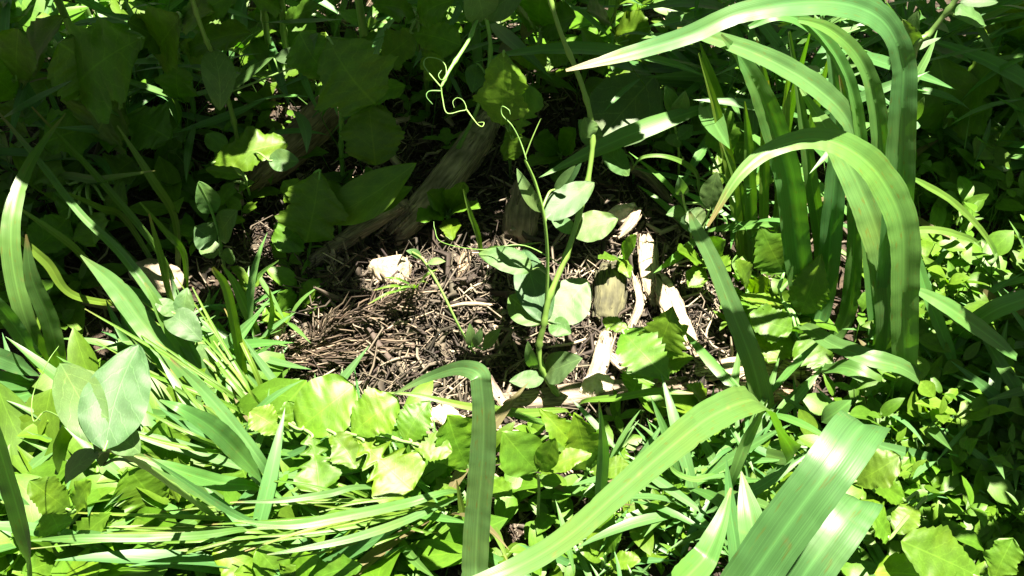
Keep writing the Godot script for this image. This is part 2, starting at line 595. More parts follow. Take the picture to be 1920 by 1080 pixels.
func solid(called: String, label: String, category: String, group: String, at: Vector3) -> MeshInstance3D:
	var o := MeshInstance3D.new()
	o.name = numbered(called)
	o.material_override = M.wood
	add_child(o)
	o.position = at
	o.set_meta("label", label)
	o.set_meta("category", category)
	if group: o.set_meta("group", group)
	return o

# a split piece of wood: a knobbly bar along the points with a flattened section and broken ends
func wood_piece(called: String, label: String, category: String, d: Array, wide: float, thick: float, col: Color, sd: float, group := "") -> void:
	plant = solid(called, label, category, group, Vector3(d[0], d[1], d[2]) * 0.001)
	var c := []
	for k in range(0, d.size(), 3): c.append(vec(d, k))
	var rows: int = 6 * c.size()
	var sides := 14
	var pts := PackedVector3Array()
	var uvs := PackedVector2Array()
	var cs := PackedColorArray()
	var total: float = (c[-1] - c[0]).length()
	for i in range(-1, rows + 2):
		var t := clampf(float(i) / rows, 0, 1)
		var p := spline(c, t)
		var dir := (spline(c, minf(t + 0.02, 1.0)) - spline(c, maxf(t - 0.02, 0.0))).normalized()
		var side := dir.cross(Vector3.UP).normalized()
		var up := side.cross(dir)
		var k := 0.02 if i < 0 or i > rows else 1.0 - 0.45 * pow(absf(t - 0.5) * 2.0, 3.0) * (1.0 + hum.get_noise_2d(t * 3.0, sd))
		for j in sides + 1:
			var a := TAU * (j % sides) / sides
			var rr := 1.0 + 0.20 * hum.get_noise_2d(cos(a) * 2.0 + sd, sin(a) * 2.0 + t * 2.0) + 0.09 * hum.get_noise_2d(a * 7.0 + sd, t * 5.0)
			var sq := pow(absf(cos(a)), 0.4) * signf(cos(a))
			var sr := pow(absf(sin(a)), 0.4) * signf(sin(a))
			var jag := dir * (hum.get_noise_2d(a * 3.0 + sd, 3.0) * 1.1 * wide * 0.001) * smoothstep(0.25, 0.5, absf(t - 0.5))
			pts.append(p + (side * sq * wide * 0.0005 + up * sr * thick * 0.0005) * rr * k + jag)
			uvs.append(Vector2(float(j) / sides, t * total * 9.0))
			var v := 1.0 + 0.25 * hum.get_noise_2d(t * 6.0 + sd, a * 2.0)
			cs.append(Color(col.r * v, col.g * v, col.b * v))
	var body := sheet(rows + 3, sides + 1, pts, uvs, cs, true)
	var rng := RandomNumberGenerator.new()
	rng.seed = int(sd * 10.0)
	var sp := PackedVector3Array()
	var sn := PackedVector3Array()
	var sc := PackedColorArray()
	var si := PackedInt32Array()
	for k in 34:
		var t0 := rng.randf_range(-0.1, 0.85)
		var t1 := t0 + rng.randf_range(0.12, 0.32)
		var a := rng.randf() * TAU
		var p0 := along(c, t0)
		var p1 := along(c, t1)
		var sd2 := (p1 - p0).normalized().cross(Vector3.UP).normalized()
		var off := (sd2 * cos(a) * wide + Vector3.UP * absf(sin(a)) * thick) * 0.00047
		var v := rng.randf_range(0.55, 1.15)
		var w := rng.randf_range(0.03, 0.10) * wide * 0.001
		sliver(p0 + off, p1 + off * rng.randf_range(0.8, 1.15), w, w * 0.5, 0.0, Color(col.r * v, col.g * v, col.b * v), sp, sn, sc, si)
	var su := PackedVector2Array()
	for k in sp.size(): su.append(Vector2(sp[k].x * 9.0, sp[k].z * 9.0))
	var arrays := []
	arrays.resize(Mesh.ARRAY_MAX)
	arrays[Mesh.ARRAY_VERTEX] = sp
	arrays[Mesh.ARRAY_NORMAL] = sn
	arrays[Mesh.ARRAY_COLOR] = sc
	arrays[Mesh.ARRAY_TEX_UV] = su
	arrays[Mesh.ARRAY_INDEX] = si
	body.add_surface_from_arrays(Mesh.PRIMITIVE_TRIANGLES, arrays)
	plant.mesh = body

# a chalky lump: a noisy flattened ball
func lump(called: String, label: String, category: String, d: Array, size: Vector3, col: Color, sd: float, group := "") -> void:
	var o := solid(called, label, category, group, Vector3(d[0], d[1], d[2]) * 0.001)
	var pts := PackedVector3Array()
	var uvs := PackedVector2Array()
	var cs := PackedColorArray()
	var rows := 30
	var cols := 44
	for i in rows + 1:
		var a := PI * i / rows
		for j in cols + 1:
			var b := TAU * (j % cols) / cols
			var q := Vector3(sin(a) * cos(b), cos(a), sin(a) * sin(b))
			var r := 1.0 + 0.30 * hum.get_noise_3d(q.x * 0.9 + sd, q.y * 0.9, q.z * 0.9) + 0.03 * hum.get_noise_3d(q.x * 5.0, q.y * 5.0 + sd, q.z * 5.0)
			for k in 9:   # broken faces
				var face := Vector3(sin(k * 2.4 + sd), cos(k * 1.7 + sd * 2.0), sin(k * 3.9 + sd * 3.0)).normalized()
				var f := q.dot(face)
				if f > 0.2: r = minf(r, (0.74 + 0.03 * hum.get_noise_3d(q.x * 6.0, q.y * 6.0, q.z * 6.0)) / f)
			pts.append(q * r * size * 0.0006)
			uvs.append(Vector2(float(j) / cols, float(i) / rows) * 0.6)
			var v := 1.0 + 0.2 * hum.get_noise_3d(q.x * 3.0, q.y * 3.0, q.z * 3.0 + sd)
			cs.append(Color(col.r * v, col.g * v, col.b * v))
	o.material_override = M.stone
	o.mesh = sheet(rows + 1, cols + 1, pts, uvs, cs, true)

# ---------------------------------------------------------------- plants grown from a seed
# a tall leafy stalk: leaves from the height "from" upwards, added as a mostly unseen canopy to cast shade
func shade_canopy_plant(label: String, x: float, z: float, height: float, lean: Vector2, from: float, leaves: int, size: float, sd: int, group: String) -> void:
	thing("mustard_plant", label, "plant", group, x, z)
	var rng := RandomNumberGenerator.new()
	rng.seed = sd
	var c := [Vector3(0, -0.02, 0), Vector3(lean.x * 0.15, height * 0.33, lean.y * 0.15), Vector3(lean.x * 0.5, height * 0.68, lean.y * 0.5), Vector3(lean.x, height, lean.y)]
	part("stem", tube(c, 0.0042, 0.0018, 8, 22, tone("stalk", sd * 0.3), 0.2), M.stalk, plant)
	var a := rng.randf() * TAU
	for k in leaves:
		var t: float = lerpf(from, 1.0, (k + rng.randf() * 0.6) / leaves)
		var b := spline(c, t)
		a += 2.4
		var out := Vector3(cos(a), rng.randf_range(0.05, 0.5), sin(a)).normalized()
		var s: float = size * rng.randf_range(0.7, 1.15) * (1.15 - 0.5 * t)
		var pb := b + out * s * 0.35
		var e := pb + Vector3(out.x, out.y - 0.35, out.z).normalized() * s
		if in_sun_gap(pb.lerp(e, 0.5) + plant.position, s * 0.4): continue
		var nn := Vector3(-out.x * 0.3, 1, -out.z * 0.3) + Vector3(rng.randfn(0, 0.2), 0, rng.randfn(0, 0.2))
		last_leaf = part("leaf", leaf_mesh(pb, e, nn.normalized(), s * rng.randf_range(0.62, 0.85), 1, rng.randf_range(0.02, 0.12), rng.randf_range(4, 14), rng.randf() * 30.0, tone("mustard", rng.randf() * 9.0)), M.mustard, plant)
		part("petiole", tube([b, b.lerp(pb, 0.5) + Vector3.UP * 0.004, pb], 0.0017, 0.0012, 5, 5, tone("stalk", k * 0.9)), M.stalk, last_leaf)

# true where a canopy leaf would shade a spot chosen to stay sunlit
func in_sun_gap(p: Vector3, r: float) -> bool:
	var up := Vector3(0.200, 0.950, -0.120).normalized()
	for g in SUN_GAPS:
		var q: Vector3 = p - g
		if (q - up * q.dot(up)).length() < r - 0.004: return true
	return false

# one mass of low weeds: patches are [x, z, radius, count, height, leaf mm, spare]
func weeds(called: String, label: String, patches: Array, sd: int, kind: int, mat: String) -> void:
	var rng := RandomNumberGenerator.new()
	rng.seed = sd
	var pts := PackedVector3Array()
	var uvs := PackedVector2Array()
	var cs := PackedColorArray()
	var nor := PackedVector3Array()
	var idx := PackedInt32Array()
	for h in patches:
		for k in int(h[3]):
			var a := rng.randf() * TAU
			var r: float = sqrt(rng.randf()) * h[2]
			var x: float = h[0] + cos(a) * r
			var z: float = h[1] + sin(a) * r
			var b := Vector3(x, ground_y(x, z) - 0.003, z)
			var top: Vector3 = b + Vector3(rng.randfn(0, 0.3), 1.0, rng.randfn(0, 0.3)) * h[4] * rng.randf_range(0.3, 1.0)
			var col := tone(mat, rng.randf() * 20.0)
			var stalk := tone("stalk", rng.randf() * 20.0)
			sliver(b, top, 0.0006, 0.0006, rng.randfn(0, 0.08) * h[4], stalk, pts, nor, cs, idx)
			while uvs.size() < pts.size(): uvs.append(Vector2(0.5, 0.5))
			var pairs := rng.randi_range(2, 6)
			var species := int(clampf(absf(hum.get_noise_2d(x * 9.0, z * 9.0)) * 5.0 + rng.randf() * 1.6, 0, 3))
			if rng.randf() < 0.06: species = 4
			if rng.randf() < 0.008: col = Color(0.20, 0.18, 0.09)
			var plant_size := rng.randf_range(0.4, 1.0) + pow(rng.randf(), 3.0) * 0.9
			var yaw := rng.randf() * TAU
			for q in pairs:
				var at := b.lerp(top, 1.0 - 0.22 * int(q / 2))
				yaw += PI if q % 2 else 1.6
				var out := Vector3(cos(yaw), rng.randf_range(-0.1, 0.9), sin(yaw)).normalized()
				var s: float = h[5] * 0.001 * plant_size * rng.randf_range(0.7, 1.15)
				var lp := PackedVector3Array()
				var lu := PackedVector2Array()
				var rows := 7
				var half := 1
				var sort: int = kind if kind == 6 else [kind, 3, 0, 1, 6][species]
				var wide: float = s * [0.62, 0.36, 0.5, 0.6, 0.16][species] * rng.randf_range(0.8, 1.2) if kind != 6 else s * 0.09
				leaf_arrays(at, at + out * s, (Vector3.UP - out * 0.4 + Vector3(rng.randfn(0, 0.3), 0, rng.randfn(0, 0.3))).normalized(), wide, sort, rng.randf_range(-0.05, 0.15), 16.0, rng.randf() * 30.0, lp, lu, rows, half)
				var first := pts.size()
				pts.append_array(lp)
				uvs.append_array(lu)
				var ln := PackedVector3Array()
				ln.resize(lp.size())
				for i in rows:
					for j in half * 2:
						var p := i * (half * 2 + 1) + j
						var p2 := p + half * 2 + 1
						idx.append_array([first + p, first + p + 1, first + p2, first + p + 1, first + p2 + 1, first + p2])
						var n1 := (lp[p2] - lp[p]).cross(lp[p + 1] - lp[p])
						for o in [p, p + 1, p2, p2 + 1]: ln[o] += n1
				for i in ln.size():
					nor.append(ln[i].normalized() if ln[i].length_squared() > 1e-20 else Vector3.UP)
					cs.append(col)
	var o := part(called, commit(pts, nor, cs, idx, uvs), M[mat], self)
	o.set_meta("kind", "stuff")
	o.set_meta("label", label)
	o.set_meta("category", "weeds")

func place_wood() -> void:
	bark("bark_piece","long fibrous slab of rotting bark on the mulch heap",[-179,20,83,-149,25,84,-117,28,82,-73,24,73],18.1,8.7,420,1)
	bark("bark_piece","short frayed bark piece curled behind the long bark slab",[-147,30,77,-132,42,69,-109,46,64,-92,40,70],10.2,4.7,120,2)
	bark("bark_piece","small torn bark strip at the crest of the mulch heap",[-106,40,57,-87,45,48,-63,45,48],9.5,5.5,110,3)
	wood_piece("wood_chip","dark flat rotten slab lying among the bark fibres","wood chip",[-177,20,87,-144,26,87,-109,28,85,-77,24,78],15.7,5.5,Color(0.100,0.075,0.055),22.3,"")
	wood_piece("branch","thin grey twig crossing the shade behind the mulch heap","branch",[-164,20,28,-139,30,25,-114,30,33],4.1,3.7,Color(0.300,0.250,0.190),23.3,"")
	wood_piece("branch","dark brown branch lying in shade behind the bright scalloped leaf","branch",[-218,30,-88,-185,45,-114,-159,55,-146,-141,50,-191],27.5,22.2,Color(0.260,0.200,0.130),3.1,"")
	wood_piece("branch","grey weathered board slanting away under the tendrils","branch",[-95,20,-39,-66,28,-74,-36,34,-126,-19,36,-161],26.0,14.7,Color(0.340,0.290,0.220),4.4,"")
	wood_piece("branch","grey stick slanting into the shade above the pale stone","branch",[-162,20,-5,-135,30,-22,-111,34,-41,-87,34,-59],12.6,10.1,Color(0.320,0.270,0.210),5.2,"")
	wood_piece("wood_block","square cut weathered wood block standing behind the pea vine","wood",[9,30,-72,7,20,-54,5,5,-40],28.1,17.6,Color(0.240,0.190,0.150),6.6,"")
	wood_piece("wood_chip","bleached wood splinter standing at the end of the bark slab","wood chip",[-173,12,68,-176,20,59,-179,30,49],11.2,4.0,Color(0.520,0.440,0.330),7.5,"pale wood chips")
	wood_piece("wood_chip","pale wood splinters upright behind the mulch heap","wood chip",[-41,20,25,-39,30,15,-36,35,-6],9.9,4.9,Color(0.340,0.260,0.180),8.5,"pale wood chips")
	wood_piece("wood_chip","bleached wood chip leaning beside the pea leaf pair","wood chip",[111,16,25,108,22,2,108,26,-30],16.5,5.0,Color(0.520,0.440,0.330),9.5,"pale wood chips")
	wood_piece("wood_chip","bleached wood chip in front of the dark mossy piece","wood chip",[133,16,70,124,20,43,117,24,15],18.4,5.6,Color(0.520,0.440,0.330),10.2,"pale wood chips")
	wood_piece("wood_chip","dark mossy wood piece between the pea leaves and the bleached chips","wood chip",[74,8,39,76,14,23,78,22,-1],24.7,12.4,Color(0.100,0.100,0.050),11.2,"pale wood chips")
	wood_piece("wood_chip","bleached chip standing below the mossy piece","wood chip",[59,14,104,65,18,87,71,22,65],13.2,4.7,Color(0.520,0.440,0.330),12.7,"pale wood chips")
	wood_piece("wood_chip","small bleached chip tilted beside the white pebble","wood chip",[89,16,-43,96,22,-49,103,26,-61],9.6,4.4,Color(0.520,0.440,0.330),24.1,"pale wood chips")
	wood_piece("wood_chip","narrow bleached splinter between the two large chips","wood chip",[89,14,54,98,20,33,96,22,8],6.5,3.2,Color(0.520,0.440,0.330),25.1,"pale wood chips")
	wood_piece("wood_chip","bleached splinter lying under the toothed mustard leaf","wood chip",[72,12,73,83,14,89,100,12,102],8.8,3.6,Color(0.520,0.440,0.330),26.1,"pale wood chips")
	wood_piece("wood_chip","flat bleached board behind the leaning dark blade","wood chip",[134,10,91,161,14,89,190,12,88,215,10,91],17.4,7.1,Color(0.520,0.440,0.330),13.3,"pale wood chips")
	wood_piece("wood_chip","second flat bleached board nearer the diagonal blade","wood chip",[148,8,106,175,12,106,203,8,106],11.7,6.2,Color(0.460,0.380,0.280),14.3,"pale wood chips")
	wood_piece("wood_chip","short pinkish log end lying beside the leaning dark blade","wood chip",[185,12,115,195,12,114,205,12,113],10.0,9.3,Color(0.500,0.340,0.250),15.3,"pale wood chips")
	wood_piece("wood_chip","grey splinter pointing down toward the thin crossing blades","wood chip",[-24,16,91,-12,12,109,-2,8,125],7.9,3.9,Color(0.380,0.300,0.240),16.3,"pale wood chips")
	wood_piece("wood_chip","pale splinter lying over the mulch heap crest","wood chip",[-48,36,49,-32,40,49,-16,36,47],3.2,2.4,Color(0.520,0.440,0.330),17.1,"pale wood chips")
	wood_piece("wood_chip","bleached splinters beside the grass tuft at the mulch edge","wood chip",[-206,8,123,-199,14,113,-191,20,96],8.5,3.9,Color(0.520,0.440,0.330),18.1,"pale wood chips")
	wood_piece("wood_chip","straight pale chip in the mat below the lobed leaf","wood chip",[-164,8,163,-164,14,179,-158,10,189],9.7,4.5,Color(0.520,0.440,0.330),19.4,"pale wood chips")
	wood_piece("branch","flat grey board across the ground under the crossing thin blades","branch",[-12,6,114,23,10,114,62,12,109,133,10,101],17.1,7.8,Color(0.280,0.230,0.180),20.4,"")
	wood_piece("branch","dark twig half buried beneath the dim trefoil shoot","branch",[89,10,-138,114,20,-108,135,12,-84],7.5,6.5,Color(0.260,0.220,0.170),21.4,"")
	lump("stone","large pale stone half in sun at the back of the mulch heap","stone",[-94,30,8],Vector3(29.8,25.6,24.8),Color(0.460,0.410,0.320),1.2,"pale stones")
	lump("stone","white stone at the foot of the pea vine","stone",[61,14,105],Vector3(23.3,17.1,17.9),Color(0.620,0.580,0.500),2.2,"pale stones")
	lump("stone","white stone under the round mustard leaf","stone",[-47,12,131],Vector3(21.4,15.3,15.3),Color(0.600,0.560,0.480),3.2,"pale stones")
	lump("stone","small white stone catching sun above the bleached chip","stone",[91,20,-63],Vector3(22.0,17.6,17.6),Color(0.600,0.550,0.500),4.2,"pale stones")
	lump("stone","pale stone beneath the bright scalloped leaf","stone",[-236,16,-87],Vector3(20.7,18.0,16.2),Color(0.600,0.550,0.480),5.2,"pale stones")
	lump("stone","grey stone behind the crossing lime blades","stone",[-277,18,4],Vector3(37.7,25.2,25.2),Color(0.300,0.270,0.220),6.2,"pale stones")
	lump("stone","pale stone fragment at the sunny foot of the mulch","stone",[-141,10,102],Vector3(23.5,11.7,13.3),Color(0.550,0.480,0.400),7.2,"pale stones")
	lump("stone","small pale pebble beyond the coiled tendrils","stone",[-108,12,-285],Vector3(17.5,14.4,14.4),Color(0.550,0.450,0.420),8.2,"pale stones")
	mulch("wood_mulch","loose brown shredded wood mulch heaped in the sunny clearing",[[-0.099,0.054,0.099,5200,0.036,60,0.28],[-0.038,0.017,0.055,2400,0.040,45,0.50],[-0.133,0.033,0.038,700,0.045,55,0.40],[-0.136,0.084,0.060,1500,0.012,50,0.55],[-0.040,0.074,0.048,1600,0.018,50,0.60],[0.110,0.011,0.072,900,0.010,50,0.95],[0.176,0.084,0.068,700,0.008,50,1.00],[0.015,0.131,0.093,900,0.008,45,0.60],[-0.172,0.166,0.060,500,0.008,45,0.90],[0.000,-0.115,0.232,2600,0.008,60,0.35],[0.000,0.084,0.361,3600,0.006,50,0.50],[-0.266,-0.149,0.237,1500,0.006,60,0.50],[0.000,-0.317,0.370,2400,0.006,60,0.80]],7)

func place_plants() -> void:
	thing("cereal_plant","tall clump of broad green cereal blades arching over toward the pea vine","plant","broad bladed cereal plants",0.265,0.120)
	tint=Color(1.00,1.00,1.00)
	blade([263,-15,116,-42,23,88,11.4, 266,36,105,-19,7,98,19.0, 248,114,105,15,6,99,20.3, 231,199,100,11,12,99,19.2, 218,265,90,9,17,98,16.1, 211,294,85,34,16,93,14.4, 190,324,90,59,47,66,15.4, 157,341,100,40,70,59,14.4, 114,346,115,17,81,56,10.4, 85,339,125,-5,83,55,9.3, 57,332,130,-3,90,43,7.8, 26,330,140,6,91,41,1.5],1,"blade",10)
	blade([264,-15,117,-19,41,89,5.5, 261,41,90,-4,29,95,9.2, 236,133,70,24,23,94,9.2, 212,218,60,38,20,90,9.1, 193,263,60,57,27,78,9.3, 168,297,65,65,45,61,8.8, 143,315,75,44,74,51,6.8, 126,311,80,-5,81,58,2.3],2,"blade",14)
	blade([261,-15,119,-22,45,87,8.2, 260,60,80,-13,27,95,13.7, 239,163,65,18,16,97,13.8, 221,227,60,33,16,93,12.9, 202,269,60,53,27,80,10.4, 178,296,65,58,53,62,8.2, 156,308,70,40,74,54,3.5, 143,308,75,11,93,36,1.1],3,"blade",14)
	blade([268,-15,122,-19,63,76,5.6, 266,59,60,-8,39,92,9.3, 238,148,50,38,20,90,10.7, 210,214,50,58,30,76,13.2, 180,249,55,64,54,55,15.1, 141,280,65,54,65,54,12.0, 105,298,70,46,74,49,7.6, 89,306,75,49,80,35,2.3],4,"blade",14)
	blade([267,-15,117,-13,6,99,10.8, 254,86,110,0,10,99,18.0, 233,156,100,17,28,94,22.2, 212,197,85,22,51,83,21.5, 193,222,70,14,66,74,14.1, 172,245,50,10,70,71,1.3],5,"blade",12)
	blade([265,-15,118,-95,-8,31,8.7, 264,59,135,-22,-10,97,14.5, 243,144,130,25,17,95,19.2, 230,197,120,26,32,91,20.1, 213,226,110,35,52,78,19.6, 193,244,105,38,70,60,17.5, 170,254,105,30,85,44,13.1, 144,256,115,13,92,37,9.4, 124,250,130,-15,87,48,6.4, 107,231,150,-25,80,55,1.5],6,"blade",12)
	thing("cereal_plant","dark shaded cereal plant with upright blades behind the mustard seedling leaves","plant","broad bladed cereal plants",0.229,0.059)
	tint=Color(1.00,1.00,1.00)
	blade([226,-15,56,6,13,99,10.5, 217,35,50,16,12,98,17.5, 198,106,45,19,9,98,20.1, 180,168,45,29,6,96,18.9, 156,226,50,46,8,88,16.3, 133,271,60,73,20,65,10.4, 113,302,75,84,35,40,2.3],7,"blade",12)
	blade([227,-15,62,-35,43,83,8.7, 235,35,40,-24,23,94,14.5, 224,117,30,14,15,98,16.4, 215,182,20,30,14,94,14.1, 198,239,20,44,15,89,7.3, 184,275,20,37,15,92,1.6],8,"blade",12)
	blade([232,-15,61,-59,52,62,7.3, 252,22,50,-45,23,86,12.1, 244,89,40,25,12,96,13.0, 228,153,40,44,12,89,12.1, 211,209,40,44,14,89,7.4, 197,247,40,33,12,94,1.3],9,"blade",12)
	blade([231,-15,56,-16,92,35,6.0, 239,-4,30,-20,42,88,10.1, 231,61,20,-26,8,96,10.4, 209,134,10,-7,13,99,9.7, 190,197,0,23,16,96,5.6, 173,249,0,31,10,94,1.7],10,"blade",12)
	thing("cereal_plant","single dark green blade leaning across the pale wood chips","plant","broad bladed cereal plants",0.183,0.145)
	tint=Color(1.00,1.00,1.00)
	blade([182,-15,146,13,11,99,9.8, 175,30,142,24,23,94,16.3, 163,70,129,37,41,83,16.5, 145,110,115,42,50,76,14.7, 128,145,100,41,55,73,11.6, 116,165,90,31,57,76,8.1, 111,175,84,15,60,79,1.3],11,"blade",12)
	thing("cereal_plant","cereal plant with a low blade bowing over beneath the tall clump","plant","broad bladed cereal plants",0.222,0.054)
	tint=Color(1.00,1.00,1.00)
	blade([223,-15,57,83,38,-40,5.4, 204,60,86,-21,51,-83,9.1, 212,90,124,-47,81,-35,12.0, 230,100,143,-9,98,20,13.1, 255,90,144,63,73,26,11.8, 280,60,138,68,38,63,6.5, 293,30,139,48,26,84,1.5],12,"blade",12)
	blade([225,-15,50,-25,69,-68,5.9, 219,40,108,-49,62,-61,9.8, 230,60,122,-51,85,-13,13.2, 246,60,133,33,89,30,12.3, 273,40,135,47,68,56,8.1, 292,20,144,36,64,68,1.9],13,"blade",12)
	thing("cereal_plant","wide folded cereal blades nearest the camera at the lower corner","plant","broad bladed cereal plants",0.207,0.261)
	tint=Color(1.00,1.00,1.00)
	blade([49,375,445,-48,66,59,12.6, 61,395,433,-46,67,58,13.4, 71,410,423,-40,75,53,13.4, 81,420,413,-18,94,29,13.3, 90,420,402,24,95,-22,13.3, 96,412,394,21,88,-42,13.4, 103,390,381,30,30,-90,15.1, 124,320,344,31,21,-93,13.7, 143,240,307,31,21,-93,1.9],14,"blade",6)
	blade([84,300,413,-49,58,65,14.5, 95,325,400,-47,69,55,16.2, 106,335,388,-22,95,23,16.9, 115,335,378,15,97,-18,15.8, 120,330,372,20,76,-61,14.7, 126,310,363,31,21,-93,12.8, 145,250,334,31,21,-93,1.8],15,"blade",6)
	stem([207,-20,261,118,200,365,77,310,421],3.00,2.00,"stem")
	leaf("blade",[102,360,360,110,370,358,-30,81,51,7.0,3,8,12,16],"blade")
	thing("cereal_plant","cereal plant whose long pale blade rises diagonally and ends in a bend","plant","broad bladed cereal plants",0.143,0.131)
	tint=Color(1.00,1.00,1.00)
	blade([143,-15,129,-84,53,-15,6.2, 178,60,194,-83,33,-45,10.3, 154,130,214,74,45,-51,14.2, 130,190,239,64,54,-54,16.2, 116,215,254,59,75,-30,17.5, 92,235,277,49,86,-14,16.0, 68,250,304,43,90,-11,13.2, 44,265,333,41,90,-13,10.6, 21,280,361,41,91,-10,9.1, 0,290,379,27,96,7,7.9, -21,290,387,-3,97,23,4.7, -50,285,394,-11,96,24,0.8],17,"blade",8)
	thing("cereal_plant","upright cereal blade with a bent over tip in front of the mulch","plant","broad bladed cereal plants",-0.024,0.272)
	tint=Color(1.00,1.00,1.00)
	blade([-24,-15,268,1,29,-96,10.1, -21,60,291,-44,-8,90,16.8, -21,85,279,-21,40,89,15.9, -19,120,264,-10,38,92,14.6, -16,155,251,3,35,94,14.4, -15,182,241,15,34,93,12.4, -16,200,234,12,41,90,11.1, -17,205,231,-11,90,41,11.0, -22,203,226,-67,71,21,9.2, -31,195,220,-69,56,46,6.8, -48,180,216,-50,64,58,4.4, -65,170,219,-34,75,57,0.9],18,"blade",10)
	thing("cereal_plant","pair of pointed blue green blades beside the wide folded blades","plant","broad bladed cereal plants",0.150,0.272)
	tint=Color(1.00,1.00,1.00)
	blade([153,-15,275,32,39,-86,8.2, 109,220,366,47,35,-81,13.6, 102,250,360,18,42,89,14.4, 97,265,347,-2,86,51,11.7, 95,270,326,-11,96,25,0.7],19,"blade",12)
	blade([150,-15,270,74,44,-51,7.9, 68,240,370,86,34,-37,13.1, 79,255,356,-31,85,42,10.9, 86,260,343,-12,99,12,6.1, 92,260,328,0,100,0,0.7],20,"blade",12)
	blade([153,-15,272,40,42,-81,4.7, 108,150,336,78,32,-53,7.9, 108,180,322,18,50,85,8.7, 104,200,307,23,63,74,6.1, 101,220,290,-2,65,76,0.8],21,"blade",12)
	thing("cereal_plant","slim pale upright blade crossed by the long diagonal blade","plant","broad bladed cereal plants",0.060,0.220)
	tint=Color(1.00,1.00,1.00)
	blade([63,-15,222,41,-1,91,4.1, 58,30,225,21,2,98,6.9, 55,70,223,2,7,100,7.6, 54,110,220,5,3,100,6.9, 51,140,221,29,3,96,3.6, 48,165,220,22,5,97,0.6],22,"blade",14)
	thing("cereal_plant","thin blade curling below the diagonal blade in shade","plant","broad bladed cereal plants",0.133,0.212)
	tint=Color(1.00,1.00,1.00)
	blade([133,-15,211,-40,17,90,2.9, 137,30,204,-16,13,98,4.9, 131,50,202,81,58,9,4.8, 115,60,209,56,83,3,4.1, 101,70,208,52,58,63,2.7, 96,85,202,28,42,87,0.7],23,"blade",14)
	blade([134,-15,211,-24,14,96,3.7, 141,50,204,-23,20,95,6.2, 147,80,194,-25,28,93,7.4, 151,100,191,-40,18,90,4.6, 154,120,189,-55,18,81,0.6],24,"blade",14)
	thing("cereal_plant","cereal plant with sunlit crossing blades at the side edge of the scene","plant","broad bladed cereal plants",0.337,0.084)
	tint=Color(1.00,1.00,1.00)
	blade([334,-15,82,59,6,80,6.8, 315,50,92,-23,-21,95,11.4, 318,90,102,-92,17,34,13.0, 331,110,105,-56,76,32,12.7, 360,120,103,1,97,22,9.1, 396,110,102,26,91,33,1.4],25,"blade",10)
	blade([337,80,128,57,66,48,5.0, 314,100,127,59,66,46,11.9, 280,130,129,49,69,53,11.5, 261,140,124,20,81,56,7.4, 246,145,120,15,88,45,1.0],26,"blade",10)
	blade([339,-15,80,18,64,-75,5.4, 314,40,122,76,53,-38,9.0, 293,80,119,56,41,73,10.1, 271,120,110,38,47,80,9.0, 257,150,95,3,51,86,5.4, 251,170,81,-7,55,83,1.0],27,"blade",12)
	thing("cereal_plant","thin arching yellow tipped blade above the side edge weeds","plant","fine grasses",0.390,0.011)
	tint=Color(1.25,1.04,0.60)
	blade([386,-15,12,71,8,70,2.8, 360,60,30,72,19,67,4.7, 335,100,35,73,47,50,5.3, 299,140,43,64,57,51,5.4, 273,160,46,51,68,53,4.6, 256,170,46,46,76,47,1.0],28,"blade",14)
	blade([388,-15,12,36,26,90,2.4, 358,50,5,71,39,59,4.1, 320,90,25,65,68,35,5.4, 293,100,30,29,85,45,5.3, 276,100,35,9,96,27,1.1],29,"blade",14)
	thing("cereal_plant","curved sunlit blade standing against the dark leaves at the edge","plant","broad bladed cereal plants",-0.344,0.094)
	tint=Color(1.00,1.00,1.00)
	blade([-344,-15,92,34,-18,92,6.3, -333,50,101,46,-12,88,10.5, -331,90,99,46,23,86,12.3, -333,120,82,35,57,74,12.8, -333,140,62,27,80,54,12.1, -331,150,37,24,93,29,9.7, -326,155,8,28,95,12,6.2, -317,155,-32,30,95,7,0.8],30,"blade",10)
	blade([-340,-15,91,-64,4,76,6.7, -319,50,106,7,-14,99,11.2, -313,90,104,57,1,82,12.2, -312,130,100,53,12,84,9.7, -308,160,90,20,28,94,1.0],31,"blade",12)
	thing("cereal_plant","fan of glossy blades spreading from the edge beside the curved blade","plant","broad bladed cereal plants",-0.348,0.084)
	tint=Color(1.00,1.00,1.00)
	blade([-349,-15,82,4,49,-87,6.7, -330,50,120,55,33,-77,11.1, -334,80,132,92,27,28,12.8, -350,100,136,40,78,49,10.4, -375,100,134,-2,96,27,1.4],32,"blade",12)
	blade([-347,-15,82,20,54,-82,6.7, -333,40,122,57,42,-70,11.2, -338,70,140,86,49,14,12.8, -359,80,143,29,85,43,9.1, -381,80,149,9,94,32,1.4],33,"blade",12)
	blade([-349,-15,86,-14,62,-77,5.8, -328,40,126,25,58,-78,9.7, -333,60,146,75,66,-7,11.5, -351,70,157,42,86,30,9.1, -368,70,168,18,94,30,1.4],34,"blade",12)
	blade([-349,-15,84,57,14,-81,5.8, -333,60,109,56,-27,78,9.6, -333,100,112,62,-10,78,10.6, -334,130,118,91,19,37,8.2, -344,140,118,65,66,37,1.3],35,"blade",12)
	thing("cereal_plant","leaning bundle of pale sunlit stalks running down into the grass mat","plant","broad bladed cereal plants",-0.195,0.131)
	tint=Color(1.00,1.00,1.00)
	blade([-192,-15,128,82,19,54,4.9, -206,40,131,67,31,68,8.2, -221,75,115,44,64,63,8.7, -241,100,93,33,81,49,7.9, -264,120,70,19,92,34,6.5, -295,130,43,6,97,21,5.1, -333,140,0,-1,99,11,4.5, -381,140,-56,-5,100,5,1.2],36,"blade",24)
